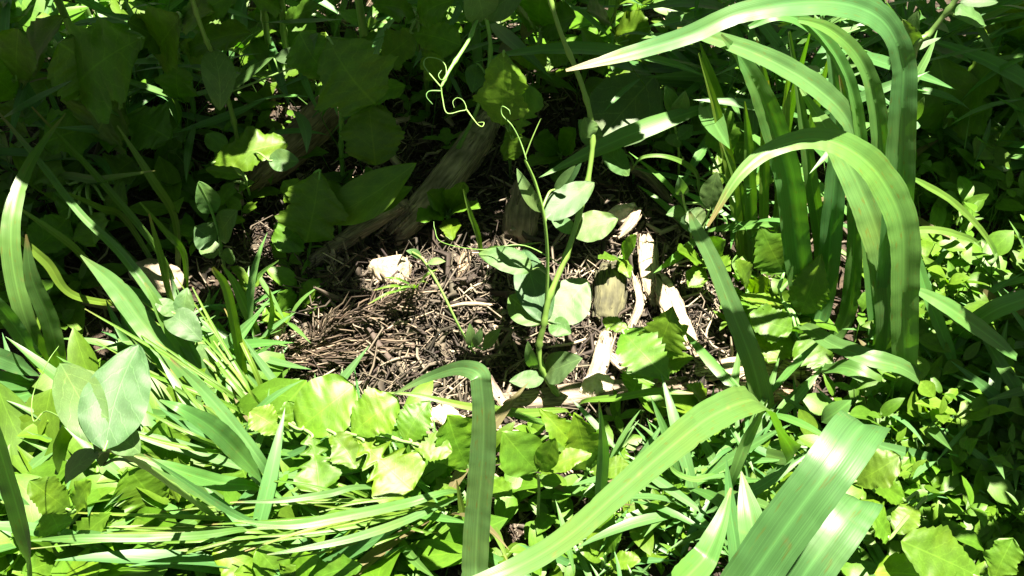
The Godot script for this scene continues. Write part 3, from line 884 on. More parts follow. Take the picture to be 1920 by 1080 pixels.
	blade([-198,-15,129,73,0,69,4.9, -202,30,133,66,22,72,8.2, -216,60,122,63,48,61,9.5, -229,90,113,60,48,64,8.6, -236,110,104,44,58,68,5.6, -242,120,96,38,70,60,1.1],37,"blade",14)
	blade([-193,-15,132,86,25,45,5.8, -209,30,137,69,34,64,9.7, -228,70,125,45,61,65,12.3, -248,90,108,32,76,56,14.4, -265,110,92,36,74,57,13.5, -285,130,81,45,74,50,1.1],38,"blade",12)
	blade([-197,-15,130,100,5,4,4.5, -199,20,140,79,38,48,7.5, -228,50,129,47,72,51,8.8, -255,80,105,43,73,53,8.0, -270,100,93,47,69,56,1.1],39,"blade",14)
	thing("cereal_plant","green blades radiating over the sunlit mat from one crown","plant","broad bladed cereal plants",-0.162,0.185)
	tint=Color(1.00,1.00,1.00)
	blade([-165,-15,185,10,33,-94,5.8, -155,73,217,94,7,-35,9.6, -160,123,226,96,5,29,13.6, -165,160,234,96,17,21,12.3, -174,185,239,70,61,37,6.2, -187,185,233,-8,98,17,0.8],40,"blade",10)
	blade([-166,-15,187,20,35,-92,4.3, -158,73,222,81,27,-52,7.2, -174,98,233,84,52,17,9.8, -192,123,239,66,67,34,7.9, -213,135,237,45,84,29,0.9],41,"blade",12)
	blade([-159,-15,189,65,15,-75,4.0, -151,73,213,74,-2,67,6.6, -167,110,202,63,52,57,7.7, -183,135,192,66,54,52,6.9, -197,160,187,66,48,57,0.9],42,"blade",14)
	thing("cereal_plant","shaded straight blade lying slantwise below the near pea leaf","plant","broad bladed cereal plants",-0.172,0.216)
	tint=Color(1.00,1.00,1.00)
	blade([-170,-15,219,75,4,66,5.4, -174,30,222,87,18,46,9.0, -191,70,224,90,32,30,9.9, -206,110,231,92,32,23,8.7, -218,140,237,88,42,23,4.2, -227,150,238,74,62,27,0.9],43,"blade",14)
	thing("cereal_plant","dark upright blade with a pale dry tip beside the mulch","plant","fine grasses",-0.192,0.113)
	tint=Color(1.25,1.04,0.60)
	blade([-196,-15,111,-1,-13,99,3.2, -189,30,117,22,-8,97,5.3, -186,70,116,35,-1,94,6.6, -183,110,115,39,-1,92,6.3, -182,140,115,54,-3,84,5.4, -185,160,118,66,-1,75,2.6],44,"blade",14)
	thing("grass_tuft","short lime blades crossing in a patch of sun beside the mulch","plant","fine grasses",-0.192,0.059)
	tint=Color(1.25,1.04,0.60)
	blade([-188,-15,61,59,6,81,3.8, -192,20,61,54,7,84,6.4, -195,50,60,48,20,86,7.8, -200,70,54,57,27,78,5.4, -205,90,54,70,20,68,1.1],45,"blade",14)
	blade([-193,-15,62,61,51,60,1.9, -213,20,54,35,20,92,3.2, -196,50,50,-52,44,73,3.9, -182,70,46,-65,50,58,3.5, -165,90,50,-74,53,41,0.8],46,"blade",14)
	blade([-191,-15,61,-70,1,71,1.9, -183,20,69,-48,5,87,3.2, -174,50,67,-19,7,98,3.9, -171,80,67,5,0,100,0.8],47,"blade",14)
	thing("cereal_plant","flattened pale blades lying across the lower mat toward the upright blade","plant","broad bladed cereal plants",-0.030,0.181)
	tint=Color(1.00,1.00,1.00)
	blade([-31,-15,179,35,46,-82,2.4, -38,73,225,66,53,-54,3.9, -63,91,243,52,85,11,5.7, -95,104,258,36,90,23,6.1, -126,110,267,12,94,32,4.8, -157,110,264,-2,97,22,0.6],48,"blade",10)
	blade([-30,-15,178,32,50,-80,2.0, -37,60,223,57,60,-56,3.3, -63,85,251,53,84,-6,5.0, -91,98,269,38,92,14,4.9, -120,104,279,18,96,20,2.7, -137,104,282,3,97,23,0.6],49,"blade",10)
	blade([-31,-15,185,83,55,-8,1.8, -86,73,222,78,62,-5,3.0, -111,91,237,49,85,19,4.4, -137,98,245,17,93,32,2.8, -165,98,246,1,97,25,0.6],50,"blade",12)
	thing("cereal_plant","long flat pale blade stretched level along the lower mat","plant","broad bladed cereal plants",-0.144,0.212)
	tint=Color(1.00,1.00,1.00)
	blade([-145,-15,208,64,38,-67,1.9, -154,73,250,79,44,-42,3.2, -177,98,267,60,80,6,4.6, -206,110,275,30,93,20,4.5, -239,116,278,0,97,23,4.1, -268,110,276,-21,95,21,0.6],51,"blade",10)
	blade([-148,-15,209,22,43,-88,1.8, -144,60,246,87,28,-40,2.9, -164,98,252,83,41,39,4.3, -183,135,252,79,44,41,2.7, -198,160,251,76,48,44,0.6],52,"blade",14)
	thing("cereal_plant","leaning thick stalk close to the camera at the bottom corner","plant","broad bladed cereal plants",-0.320,0.272)
	tint=Color(1.00,1.00,1.00)
	blade([-318,-15,271,-90,43,-9,5.1, -257,120,302,-89,29,34,8.6, -242,180,302,-1,1,100,8.9, -232,230,301,13,-2,99,8.3, -224,270,301,24,-5,97,6.9, -218,310,302,31,-7,95,0.9],53,"blade",26)
	thing("grass_tuft","short bright blades splaying at the foot of the upright blade","plant","fine grasses",-0.032,0.210)
	tint=Color(1.25,1.04,0.60)
	blade([-34,-15,206,20,-5,98,2.5, -35,20,208,62,38,-69,4.2, -41,40,231,46,77,-45,4.7, -49,50,245,42,84,-34,1.0],54,"blade",14)
	blade([-29,-15,209,-2,44,-90,2.5, -27,30,231,91,14,-40,4.1, -31,50,227,30,23,93,4.7, -34,80,221,26,20,94,0.7],55,"blade",14)
	blade([-35,-15,206,-86,40,-33,2.9, -21,30,223,-72,52,-46,4.8, -10,50,241,-41,81,-42,5.3, -3,60,264,-18,92,-35,1.0],56,"blade",14)
	thing("grass_tuft","thin blades crossing over the wood chips below the pea vine","plant","fine grasses",0.047,0.117)
	tint=Color(1.25,1.04,0.60)
	blade([43,-15,115,45,45,-77,2.2, 37,30,137,76,56,-33,3.7, 7,60,159,66,71,25,6.4, -28,80,167,39,81,44,4.8, -61,90,165,14,91,39,2.7, -82,90,163,-3,96,29,0.7],57,"blade",12)
	blade([48,-15,115,-61,27,-74,1.8, 49,30,130,-93,37,-6,3.0, 73,50,140,-52,85,-3,5.8, 97,60,142,-20,98,3,5.8, 122,60,143,-2,95,30,1.1],58,"blade",12)
	blade([43,-15,117,5,54,-84,1.8, 41,20,140,66,57,-49,3.0, 18,50,159,73,63,27,4.3, -10,70,162,46,77,45,4.2, -38,80,164,35,89,28,0.7],59,"blade",12)
	thing("grass_tuft","dark slender blades standing behind the arching clump in shade","plant","fine grasses",0.198,-0.011)
	tint=Color(1.25,1.04,0.60)
	blade([195,-15,-11,-8,28,96,4.9, 193,16,-20,1,19,98,8.2, 181,83,-30,-3,8,100,9.7, 172,127,-30,53,3,85,8.4, 160,176,-20,45,-7,89,1.1],60,"blade",12)
	blade([202,-15,-11,-11,19,98,4.1, 199,29,-20,-5,16,99,6.8, 189,98,-30,15,11,98,8.0, 182,144,-30,5,-9,99,6.9, 173,194,-20,17,-16,97,1.1],61,"blade",12)
	blade([195,-15,-12,10,62,78,4.6, 189,-4,-20,21,23,95,7.7, 167,87,-30,14,10,98,8.9, 147,151,-30,45,8,89,7.5, 123,217,-20,59,10,80,1.1],62,"blade",12)
	blade([201,-15,-11,-54,43,72,4.1, 214,16,-20,-27,16,95,6.8, 202,97,-30,-13,5,99,8.0, 194,153,-30,24,-4,97,6.8, 184,212,-20,7,-16,99,1.1],63,"blade",12)
	blade([196,-15,-13,6,27,96,3.3, 192,9,-20,13,23,97,5.5, 178,67,-30,2,12,99,6.6, 165,101,-30,55,10,83,5.7, 148,142,-20,79,19,59,1.1],64,"blade",12)
	blade([195,-15,-15,-52,17,84,3.2, 205,41,-20,-31,11,94,5.4, 199,120,-30,-29,5,95,6.3, 196,176,-30,-8,-9,99,5.3, 193,234,-20,-36,-17,92,1.0],65,"blade",12)
	blade([202,-15,-12,-54,59,60,4.5, 219,9,-20,-21,15,97,7.6, 199,99,-30,40,16,90,8.8, 181,164,-30,41,5,91,7.4, 159,229,-20,48,2,88,1.0],66,"blade",12)
	blade([201,-15,-9,-53,64,55,3.7, 227,16,-20,-46,23,86,6.2, 219,100,-30,7,8,99,7.2, 214,160,-30,-16,-9,98,6.1, 210,221,-20,-32,-17,93,1.0],67,"blade",12)
	thing("grass_tuft","slender shaded blades slanting behind the lit leaning stalks","plant","fine grasses",-0.267,0.011)
	tint=Color(1.25,1.04,0.60)
	blade([-270,-15,9,11,43,90,3.2, -262,50,-23,25,35,90,5.3, -272,90,-31,52,42,75,6.5, -291,130,-47,50,52,70,1.2],68,"blade",14)
	blade([-264,-15,15,-6,51,-86,2.6, -251,50,52,85,-28,44,4.4, -248,90,50,47,9,88,5.3, -248,130,43,33,18,93,1.1],69,"blade",14)
	blade([-266,-15,14,45,60,66,2.8, -299,50,-23,65,35,67,4.7, -306,90,-2,97,26,-1,5.5, -321,130,17,94,34,2,1.1],70,"blade",14)
	blade([-265,-15,11,27,87,41,3.3, -360,50,-64,52,51,68,5.5, -311,90,-31,-63,77,10,6.5, -253,130,1,-60,79,10,1.1],71,"blade",14)
	blade([-266,-15,9,51,0,86,2.7, -267,50,10,54,41,73,4.5, -303,90,-21,37,83,41,5.6, -360,130,-68,26,87,42,1.2],72,"blade",14)
	blade([-263,-15,8,-17,0,99,2.7, -249,50,10,19,-16,97,4.5, -251,90,23,99,6,15,5.4, -257,130,32,91,6,40,1.1],73,"blade",14)
	blade([-263,-15,13,86,46,21,3.1, -303,50,32,87,39,30,5.1, -318,90,34,85,46,25,6.1, -346,130,32,72,52,47,1.1],74,"blade",14)
	blade([-264,-15,8,77,64,0,3.4, -317,50,52,86,50,12,5.6, -331,90,50,57,37,73,6.8, -357,130,43,67,53,53,1.1],75,"blade",14)
	thing("pea_plant","upright pea vine with paired pale leaves rising from the wood chips","plant","pea vines",0.040,0.120)
	tint=Color(1.00,1.00,1.00)
	stem([40,-20,120,35,10,114,24,30,108,19,50,99,22,70,93,26,90,83,37,110,64,46,130,43,52,150,27,54,175,9,46,205,-1,31,240,-11,20,270,-25],2.40,1.50,"stem")
	stem([23,70,88,24,115,78,21,155,72,15,180,65,8,200,64],1.20,0.90,"stem")
	leaf("pea",[23,72,92,8,88,37,-10,94,31,26.4,0,11,6,76])
	leaf("pea",[22,70,91,-2,70,66,-10,97,20,24.8,0,8,6,77])
	leaf("pea",[25,72,91,53,83,62,5,98,21,34.4,0,2,5,78])
	leaf("pea",[26,70,92,41,70,100,-17,93,34,14.8,0,9,15,79])
	stem([22,70,93,24,71,92,26,70,92,28,70,93],0.90,0.60,"petiole")
	leaf("pea",[22,150,67,55,155,38,11,97,22,21.2,0,4,8,80])
	stem([21,150,72,22,151,69,22,150,67,26,151,63],0.90,0.60,"petiole")
	leaf("pea",[41,120,53,73,125,43,10,97,20,24.1,0,2,7,81])
	leaf("pea",[43,120,52,27,120,37,17,78,61,11.0,0,3,13,82])
	leaf("pea",[14,110,76,-23,115,66,12,93,35,18.8,0,10,10,83])
	stem([24,109,79,18,112,77,14,110,76,10,111,75],0.90,0.60,"petiole")
	leaf("pea",[23,30,106,49,55,110,-16,94,28,23.4,0,10,10,84])
	leaf("pea",[23,30,108,-2,35,116,12,96,25,13.7,0,2,8,85])
	leaf("pea",[16,30,101,11,60,99,-21,95,23,9.1,0,10,11,86])
	stem([22,35,105,19,34,103,16,30,101,16,34,100],0.90,0.60,"petiole")
	leaf("pea",[19,160,71,3,185,56,-17,72,67,8.9,0,7,22,87])
	leaf("pea",[28,160,50,41,180,48,-23,82,53,6.3,0,2,10,88])
	stem([19,161,70,24,165,58,28,160,50,30,162,50],0.90,0.60,"petiole")
	leaf("pea",[36,150,37,46,170,35,-9,93,37,5.7,0,4,9,89])
	stem([49,143,33,42,150,35,36,150,37,37,152,37],0.90,0.60,"petiole")
	leaf("pea",[52,172,13,48,185,7,21,91,35,14.3,0,8,14,90])
	stem([9,200,64,5,210,58,0,220,55,-6,225,51,-6,230,49,-2,230,52,-1,228,54],0.50,0.16,"tendril")
	stem([8,200,62,12,210,57,17,220,51,18,222,51],0.50,0.16,"tendril")
	stem([37,100,65,8,100,45,-22,100,49,-50,90,33,-56,90,20,-57,92,14],0.50,0.16,"tendril")
	thing("pea_plant","pea vine above the mulch ending in pale coiled tendrils","plant","pea vines",-0.056,-0.135)
	tint=Color(1.00,1.00,1.00)
	stem([-56,-20,-135,-51,20,-127,-27,100,-103,-16,160,-93,-21,200,-90,-30,200,-56,-42,195,-31,-48,190,-18],1.80,1.10,"stem")
	leaf("pea",[-21,200,-78,-29,240,-70,2,81,59,25.7,0,9,4,91])
	leaf("pea",[-27,140,-106,-30,130,-84,23,86,46,16.3,0,10,9,92])
	stem([-20,138,-97,-24,141,-102,-27,140,-106,-27,139,-103],0.90,0.60,"petiole")
	leaf("pea",[-21,200,-84,11,230,-79,14,77,62,22.3,0,3,5,93])
	stem([-48,190,-18,-54,190,-28,-60,192,-37,-60,195,-41,-56,197,-41,-49,198,-37,-45,197,-31,-45,194,-23,-48,193,-22,-50,193,-27,-48,194,-31],0.50,0.16,"tendril")
	stem([-48,190,-18,-47,185,-12,-44,180,-3,-35,180,-5,-31,180,-7,-33,182,-13,-37,184,-14,-40,184,-10,-39,182,-6],0.50,0.16,"tendril")
	stem([-31,180,-7,-27,178,-1,-23,175,3,-20,175,5,-19,176,2,-23,176,2],0.50,0.16,"tendril")
	stem([-48,190,-14,-56,188,-16,-58,185,-14,-54,180,-12],0.50,0.16,"tendril")
	thing("pea_plant","shaded pea vine with a large drooping oval leaf among mustard","plant","pea vines",-0.237,-0.128)
	tint=Color(1.00,1.00,1.00)
	stem([-237,-20,-128,-226,50,-102,-219,90,-90,-217,130,-84,-218,165,-81,-218,190,-73,-220,220,-74,-216,250,-67],1.90,1.50,"stem")
	leaf("pea",[-217,175,-80,-212,145,-46,22,71,67,24.0,0,11,4,94])
	leaf("pea",[-217,130,-84,-225,160,-87,34,77,54,18.4,0,7,9,95])
	stem([-215,130,-85,-189,140,-87,-165,150,-88,-143,155,-86],0.90,0.70,"stem")
	leaf("pea",[-214,130,-87,-177,160,-89,25,94,23,9.6,0,4,14,96])
	leaf("pea",[-178,155,-95,-148,160,-86,3,82,57,12.7,3,8,12,97])
	stem([-174,146,-88,-177,154,-92,-178,155,-95,-175,156,-94],0.90,0.60,"petiole")
	leaf("pea",[-216,135,-71,-226,140,-78,19,80,57,6.4,0,6,14,98])
	stem([-217,134,-83,-216,137,-76,-216,135,-71,-217,136,-72],0.90,0.60,"petiole")
	leaf("pea",[-162,150,-90,-141,180,-91,2,81,58,15.8,0,8,9,99])
	thing("pea_plant","small pea shoot with grey green leaves behind the crossing lime blades","plant","pea vines",-0.234,-0.017)
	tint=Color(1.00,1.00,1.00)
	stem([-234,-20,-17,-224,40,1,-219,70,7,-219,100,8,-220,130,14],1.30,0.90,"stem")
	leaf("pea",[-218,70,10,-199,100,11,-1,93,36,23.5,0,8,5,100])
	leaf("pea",[-222,65,8,-235,80,8,-2,82,58,23.8,0,3,14,101])
	leaf("pea",[-220,90,4,-224,120,1,12,92,38,17.8,0,8,5,102])
	leaf("pea",[-222,50,5,-239,50,5,10,98,19,16.3,0,8,7,103])
	leaf("pea",[-222,50,10,-213,40,7,5,99,14,14.7,0,11,13,104])
	stem([-223,51,4,-222,52,8,-222,50,10,-221,49,10],0.90,0.60,"petiole")
	thing("pea_plant","large pale pea leaves close to the camera over the grass mat","plant","pea vines",-0.179,0.216)
	tint=Color(1.00,1.00,1.00)
	stem([-179,-20,216,-185,60,234,-180,150,266,-169,235,301,-167,275,318,-169,278,315],2.20,0.70,"stem")
	leaf("pea",[-167,280,322,-162,287,273,5,98,21,28.8,0,4,4,105])
	stem([-168,275,317,-167,279,320,-167,280,322,-166,281,316],0.90,0.60,"petiole")
	leaf("pea",[-169,280,318,-197,280,278,-10,97,20,20.8,0,10,5,106])
	leaf("pea",[-168,280,314,-156,270,317,10,99,10,13.8,0,10,15,107])
	leaf("pea",[-177,260,311,-207,220,303,7,95,30,11.9,0,7,15,108])
	stem([-168,260,312,-173,262,311,-177,260,311,-180,255,310],0.90,0.60,"petiole")
	leaf("pea",[-183,240,305,-180,270,304,28,96,7,7.9,0,8,12,109])
	stem([-169,240,303,-177,243,304,-183,240,305,-183,244,305],0.90,0.60,"petiole")
	stem([-171,275,316,-201,240,285,-237,200,250,-242,200,256,-247,200,240,-240,210,227,-237,210,216],0.50,0.16,"tendril")
	thing("pea_plant","young pea shoot with small rounded leaves above the dark hollow","plant","pea vines",0.150,-0.040)
	tint=Color(1.00,1.00,1.00)
	stem([150,-20,-40,141,40,-27,130,80,-11,123,110,-3],1.20,0.80,"stem")
	leaf("pea",[133,75,-13,144,70,0,1,84,55,17.7,0,5,15,110])
	leaf("pea",[131,75,-13,115,80,-4,-13,82,57,9.6,0,9,7,111])
	leaf("pea",[125,100,-5,120,120,-4,-22,83,51,10.1,0,11,14,112])
	leaf("pea",[145,90,1,148,120,-9,-16,81,57,17.1,3,4,8,113])
	stem([128,87,-9,138,93,-3,145,90,1,146,94,0],0.90,0.60,"petiole")
	leaf("pea",[143,40,-24,121,70,-24,-32,86,39,8.3,0,8,11,114])
	stem([151,40,-30,147,80,-6,146,100,-3],0.90,0.70,"stem")
	thing("pea_plant","dim trefoil shoot at the top of the dark hollow","plant","pea vines",0.148,-0.128)
	tint=Color(1.00,1.00,1.00)
	stem([148,-20,-128,138,50,-102,129,90,-96,125,110,-92],1.10,0.80,"stem")
	leaf("pea",[128,100,-94,117,130,-93,-13,90,43,12.4,3,3,4,115])
	leaf("pea",[128,100,-94,132,130,-87,12,85,52,14.0,3,8,7,116])
	leaf("pea",[132,80,-94,130,70,-90,-30,91,28,14.6,4,11,14,117])
	leaf("pea",[132,80,-88,144,90,-93,5,95,32,12.7,3,4,15,118])
	stem([131,80,-97,132,82,-92,132,80,-88,133,81,-89],0.90,0.60,"petiole")
	thing("pea_plant","pea vine with long straight stem reaching past the tall clump at the top corner","plant","pea vines",0.315,-0.011)
	tint=Color(1.00,1.00,1.00)
	stem([315,-20,-11,281,100,14,264,160,22,241,255,32,248,270,29,257,290,26,263,310,24],2.00,1.40,"stem")
	leaf("pea",[242,255,30,228,280,30,-34,78,52,12.7,0,7,15,119])
	leaf("pea",[241,256,30,259,260,21,-32,91,26,3.9,0,2,4,120])
	leaf("pea",[259,280,27,282,270,21,-35,91,24,18.9,0,11,7,121])
	stem([253,282,27,257,282,27,259,280,27,262,279,26],0.90,0.60,"petiole")
	leaf("pea",[259,290,28,281,290,28,6,94,34,10.5,0,8,15,122])
	leaf("pea",[260,190,18,262,215,22,-5,87,49,8.9,3,8,12,123])
	stem([259,184,24,259,189,21,260,190,18,260,193,19],0.90,0.60,"petiole")
	leaf("pea",[260,190,21,267,190,21,-18,96,24,7.0,0,10,9,124])
	stem([259,184,24,259,189,22,260,190,21,261,190,21],0.90,0.60,"petiole")
	leaf("pea",[237,260,26,239,280,22,-37,74,56,9.5,0,4,8,125])
	stem([243,259,31,239,261,28,237,260,26,237,262,25],0.90,0.60,"petiole")
	thing("pea_plant","broad dark leaf in the hollow behind the pea vine","plant","pea vines",0.108,-0.128)
	tint=Color(1.00,1.00,1.00)
	stem([108,-20,-128,102,30,-117,83,60,-94,70,80,-82],1.20,0.90,"stem")
	leaf("pea",[67,80,-83,118,95,-149,5,88,47,58.2,0,8,5,126])
	leaf("pea",[73,70,-87,95,50,-77,13,93,36,21.5,0,6,4,127])
	leaf("pea",[70,80,-82,52,100,-88,14,78,61,18.5,0,3,5,128])
	thing("pea_plant","thin pale sprig leaning from the stone down over the mulch","plant","pea vines",-0.022,0.064)
	tint=Color(1.00,1.00,1.00)
	stem([-22,-20,64,-31,30,81,-38,60,85,-50,85,72,-61,100,60,-69,110,60],0.90,0.90,"stem")
	leaf("pea",[-31,40,89,-30,60,83,17,97,19,7.6,3,7,9,129])
	stem([-34,41,83,-32,42,86,-31,40,89,-31,42,88],0.90,0.60,"petiole")
	leaf("pea",[-29,40,89,-21,60,86,12,88,47,6.9,3,11,12,130])
	stem([-34,41,83,-31,42,86,-29,40,89,-28,42,89],0.90,0.60,"petiole")
	leaf("pea",[-63,100,57,-73,110,59,23,94,27,6.6,3,10,14,131])
	leaf("pea",[-59,100,62,-46,100,60,8,90,43,5.2,3,11,7,132])
	leaf("pea",[-21,30,84,-8,50,80,7,94,33,9.3,3,2,11,133])
	stem([-31,30,81,-26,32,83,-21,30,84,-20,32,83],0.90,0.60,"petiole")
	thing("grass_tuft","feathery green sprig over the edge of the large pale stone","plant","fine grasses",-0.072,0.011)
	tint=Color(1.25,1.04,0.60)
	blade([-69,-15,13,100,6,8,1.0, -73,30,28,82,37,-44,1.6, -84,70,57,79,61,-12,2.3, -99,70,61,9,94,33,0.8],134,"blade",14)
	blade([-69,-15,12,100,8,4,1.0, -73,30,28,90,28,-33,1.6, -81,70,51,90,43,2,2.3, -92,70,49,-6,94,33,0.8],135,"blade",14)
	blade([-69,-15,14,94,-2,33,1.0, -73,30,28,69,37,-62,1.6, -76,70,58,60,61,-52,2.3, -84,70,63,18,95,26,0.8],136,"blade",14)
	blade([-69,-15,13,99,7,7,1.0, -73,30,28,73,45,-52,1.6, -86,70,63,45,79,-41,2.3, -102,70,74,17,95,27,0.8],137,"blade",14)
	blade([-71,-15,11,99,10,-14,1.0, -73,30,28,31,44,-84,1.6, -71,70,56,1,61,-79,2.3, -73,70,59,19,98,11,0.8],138,"blade",14)
	blade([-73,-15,8,49,36,-79,1.0, -73,30,28,-23,48,-85,1.6, -65,70,53,-80,47,-37,2.3, -61,70,54,-4,94,33,0.8],139,"blade",14)
	blade([-72,-15,12,99,8,-15,1.0, -73,30,28,-80,31,-52,1.6, -62,70,47,-89,32,32,2.3, -54,70,41,19,95,24,0.8],140,"blade",14)
	thing("grass_tuft","narrow dark blades standing beside the wood block behind the pea vine","plant","fine grasses",-0.024,-0.023)
	tint=Color(1.25,1.04,0.60)
	blade([-23,-15,-25,96,12,-27,2.0, -24,30,-7,59,-21,78,3.3, -26,60,-2,72,-4,69,4.9, -31,90,4,68,2,73,3.9, -35,115,4,40,5,92,0.8],141,"blade",14)
	blade([-26,-15,-26,-60,39,-70,1.5, -20,50,5,-75,45,-48,2.4, -4,80,29,-65,75,-11,3.5, 21,90,33,-40,86,32,0.8],142,"blade",14)
	thing("dry_grass_blade","dry tan grass blade arching over the dark hollow","grass","fine grasses",0.163,-0.083)
	tint=Color(1.25,1.04,0.60)
	blade([166,-15,-80,89,6,46,2.1, 150,50,-58,80,4,59,3.4, 141,80,-51,81,39,43,5.4, 119,100,-45,45,81,38,3.6, 99,100,-45,-25,87,43,2.4, 91,90,-41,-44,60,67,0.8],143,"blade",14)
	thing("mustard_plant","sunlit lobed mustard leaf spread flat on the mat below the mulch","plant","mustard plants",-0.195,0.131)
	tint=Color(1.00,1.00,1.00)
	leaf("mustard",[-136,78,183,-102,90,157,0,97,25,41.0,4,8,5,144])
	stem([-195,-10,131,-161,61,161,-136,78,183,-132,79,180],1.50,0.80,"petiole")
	leaf("mustard",[-148,70,181,-169,80,171,-5,93,38,22.6,1,7,4,145])
	stem([-195,-10,131,-167,56,160,-148,70,181,-150,71,180],1.50,0.80,"petiole")
	leaf("mustard",[-142,72,180,-144,85,166,25,92,32,18.5,1,2,12,146])
	stem([-195,-10,131,-164,58,159,-142,72,180,-142,74,178],1.50,0.80,"petiole")
	leaf("mustard",[-128,80,187,-118,75,227,0,98,20,30.5,2,2,9,147])
	stem([-195,-10,131,-156,62,164,-128,80,187,-127,79,192],1.50,0.80,"petiole")
	leaf("mustard",[-97,83,192,-61,75,225,0,98,20,43.0,2,3,8,148])
	stem([-195,-10,131,-138,64,167,-97,83,192,-93,82,196],1.50,0.80,"petiole")
	leaf("mustard",[-101,83,190,-72,95,171,10,97,20,37.0,1,10,12,149])
	stem([-195,-10,131,-140,64,165,-101,83,190,-97,84,188],1.50,0.80,"petiole")
	leaf("mustard",[-67,84,196,-52,95,173,0,97,25,26.1,5,10,7,150])
	stem([-195,-10,131,-120,65,169,-67,84,196,-65,85,193],1.50,0.80,"petiole")
	leaf("mustard",[-114,83,188,-96,78,212,0,98,20,24.7,1,5,11,151])
	stem([-195,-10,131,-148,64,164,-114,83,188,-112,82,191],1.50,0.80,"petiole")
	leaf("mustard",[-63,84,197,-37,82,202,0,98,20,21.9,1,2,8,152])
	stem([-195,-10,131,-118,65,170,-63,84,197,-60,84,198],1.50,0.80,"petiole")
	stem([-195,-20,131,-171,50,163,-138,70,178,-88,76,188,-49,78,195],2.40,1.00,"stem")
	thing("mustard_plant","shaded round mustard leaf tucked against the upright blade","plant","mustard plants",-0.022,0.192)
	tint=Color(1.00,1.00,1.00)
	leaf("mustard",[-28,50,196,-40,100,187,22,87,43,37.2,1,4,4,153])
	stem([-22,-10,192,-25,37,194,-28,50,196,-29,56,195],1.50,0.80,"petiole")
	leaf("mustard",[-17,40,198,0,50,215,9,94,32,17.2,1,6,6,154])
	stem([-22,-10,192,-19,29,195,-17,40,198,-15,41,200],1.50,0.80,"petiole")
	leaf("mustard",[-35,40,198,-49,50,215,-17,92,35,20.7,1,4,13,155])
	stem([-22,-10,192,-29,29,195,-35,40,198,-37,41,200],1.50,0.80,"petiole")
	thing("mustard_plant","dark green heart leaved seedling over bare reddish stems","plant","mustard plants",0.018,0.216)
	tint=Color(1.00,1.00,1.00)
	stem([18,-20,216,17,30,216,17,60,215,16,80,217],1.20,0.90,"stem")
	leaf("mustard",[15,80,215,-6,110,205,-4,90,44,29.8,3,5,6,156])
	leaf("mustard",[18,80,215,26,110,209,4,96,29,14.9,3,2,7,157])
	leaf("mustard",[19,80,217,49,90,208,-12,99,9,16.4,1,9,5,158])
	leaf("mustard",[13,70,215,0,80,210,23,97,8,11.9,3,4,15,159])
	leaf("mustard",[17,70,213,31,70,217,5,97,24,11.3,3,3,8,160])
	thing("mustard_plant","deep green toothed mustard plant beneath the crossing thin blades","plant","mustard plants",0.052,0.183)
	tint=Color(1.00,1.00,1.00)
	stem([52,-20,183,50,20,186,48,50,192],1.30,1.00,"stem")
	leaf("mustard",[48,60,202,38,110,192,-6,97,22,29.9,5,4,14,161])
	stem([48,50,192,48,59,198,48,60,202,47,66,200],1.50,0.80,"petiole")
	leaf("mustard",[49,60,202,57,90,189,-20,97,16,13.5,1,7,11,162])
	stem([48,50,192,49,59,198,49,60,202,50,64,200],1.50,0.80,"petiole")
	leaf("mustard",[44,60,198,24,80,186,16,89,44,17.0,1,3,12,163])
	stem([48,50,192,46,58,195,44,60,198,42,62,196],1.50,0.80,"petiole")
	leaf("mustard",[50,50,198,75,60,198,-25,96,11,18.6,1,4,4,164])
	stem([48,50,192,49,51,195,50,50,198,53,51,198],1.50,0.80,"petiole")
	leaf("mustard",[46,60,194,17,90,175,-10,90,42,20.4,5,8,8,165])
	stem([48,50,192,47,58,193,46,60,194,43,64,192],1.50,0.80,"petiole")
	thing("mustard_plant","coarsely toothed mustard plant half in sun beside the pea vine","plant","mustard plants",0.115,0.098)
	tint=Color(1.00,1.00,1.00)
	stem([115,-20,98,107,20,98,96,50,101],1.40,1.00,"stem")
	leaf("mustard",[75,80,105,104,75,143,-11,91,40,35.9,5,8,4,166])
	stem([96,50,101,84,75,104,75,80,105,78,79,110],1.50,0.80,"petiole")
	leaf("mustard",[94,60,113,108,100,100,16,95,28,36.3,5,11,15,167])
	stem([96,50,101,95,59,108,94,60,113,96,65,112],1.50,0.80,"petiole")
	leaf("mustard",[105,40,112,126,60,114,2,100,4,22.3,5,11,12,168])
	stem([100,39,100,103,42,107,105,40,112,108,42,113],1.50,0.80,"petiole")
	leaf("mustard",[91,40,108,83,40,131,4,100,0,26.2,5,3,5,169])
	stem([99,43,100,94,43,105,91,40,108,90,40,111],1.50,0.80,"petiole")
	leaf("mustard",[92,50,101,123,70,93,-10,91,39,26.2,5,5,12,170])
	leaf("mustard",[80,80,105,62,80,96,11,99,11,14.6,1,3,6,171])
	stem([96,50,101,87,74,104,80,80,105,78,80,104],1.50,0.80,"petiole")
	thing("mustard_plant","mustard rosette with one sunlit veined leaf behind the shaded blade","plant","mustard plants",0.216,0.038)
	tint=Color(1.00,1.00,1.00)
	stem([216,-20,38,205,30,46,194,60,51],1.40,1.00,"stem")
	leaf("mustard",[197,70,44,174,110,36,-30,89,35,35.0,5,8,4,172])
	stem([194,60,51,196,68,47,197,70,44,195,75,43],1.50,0.80,"petiole")
	leaf("mustard",[212,40,59,220,90,44,-26,80,54,30.9,5,11,6,173])
	stem([202,38,47,208,42,54,212,40,59,213,46,58],1.50,0.80,"petiole")
	leaf("mustard",[205,40,57,165,60,58,-16,98,12,18.0,5,2,6,174])
	stem([201,41,48,203,43,53,205,40,57,200,42,57],1.50,0.80,"petiole")
	leaf("mustard",[210,40,74,172,50,67,2,88,47,31.0,1,6,4,175])
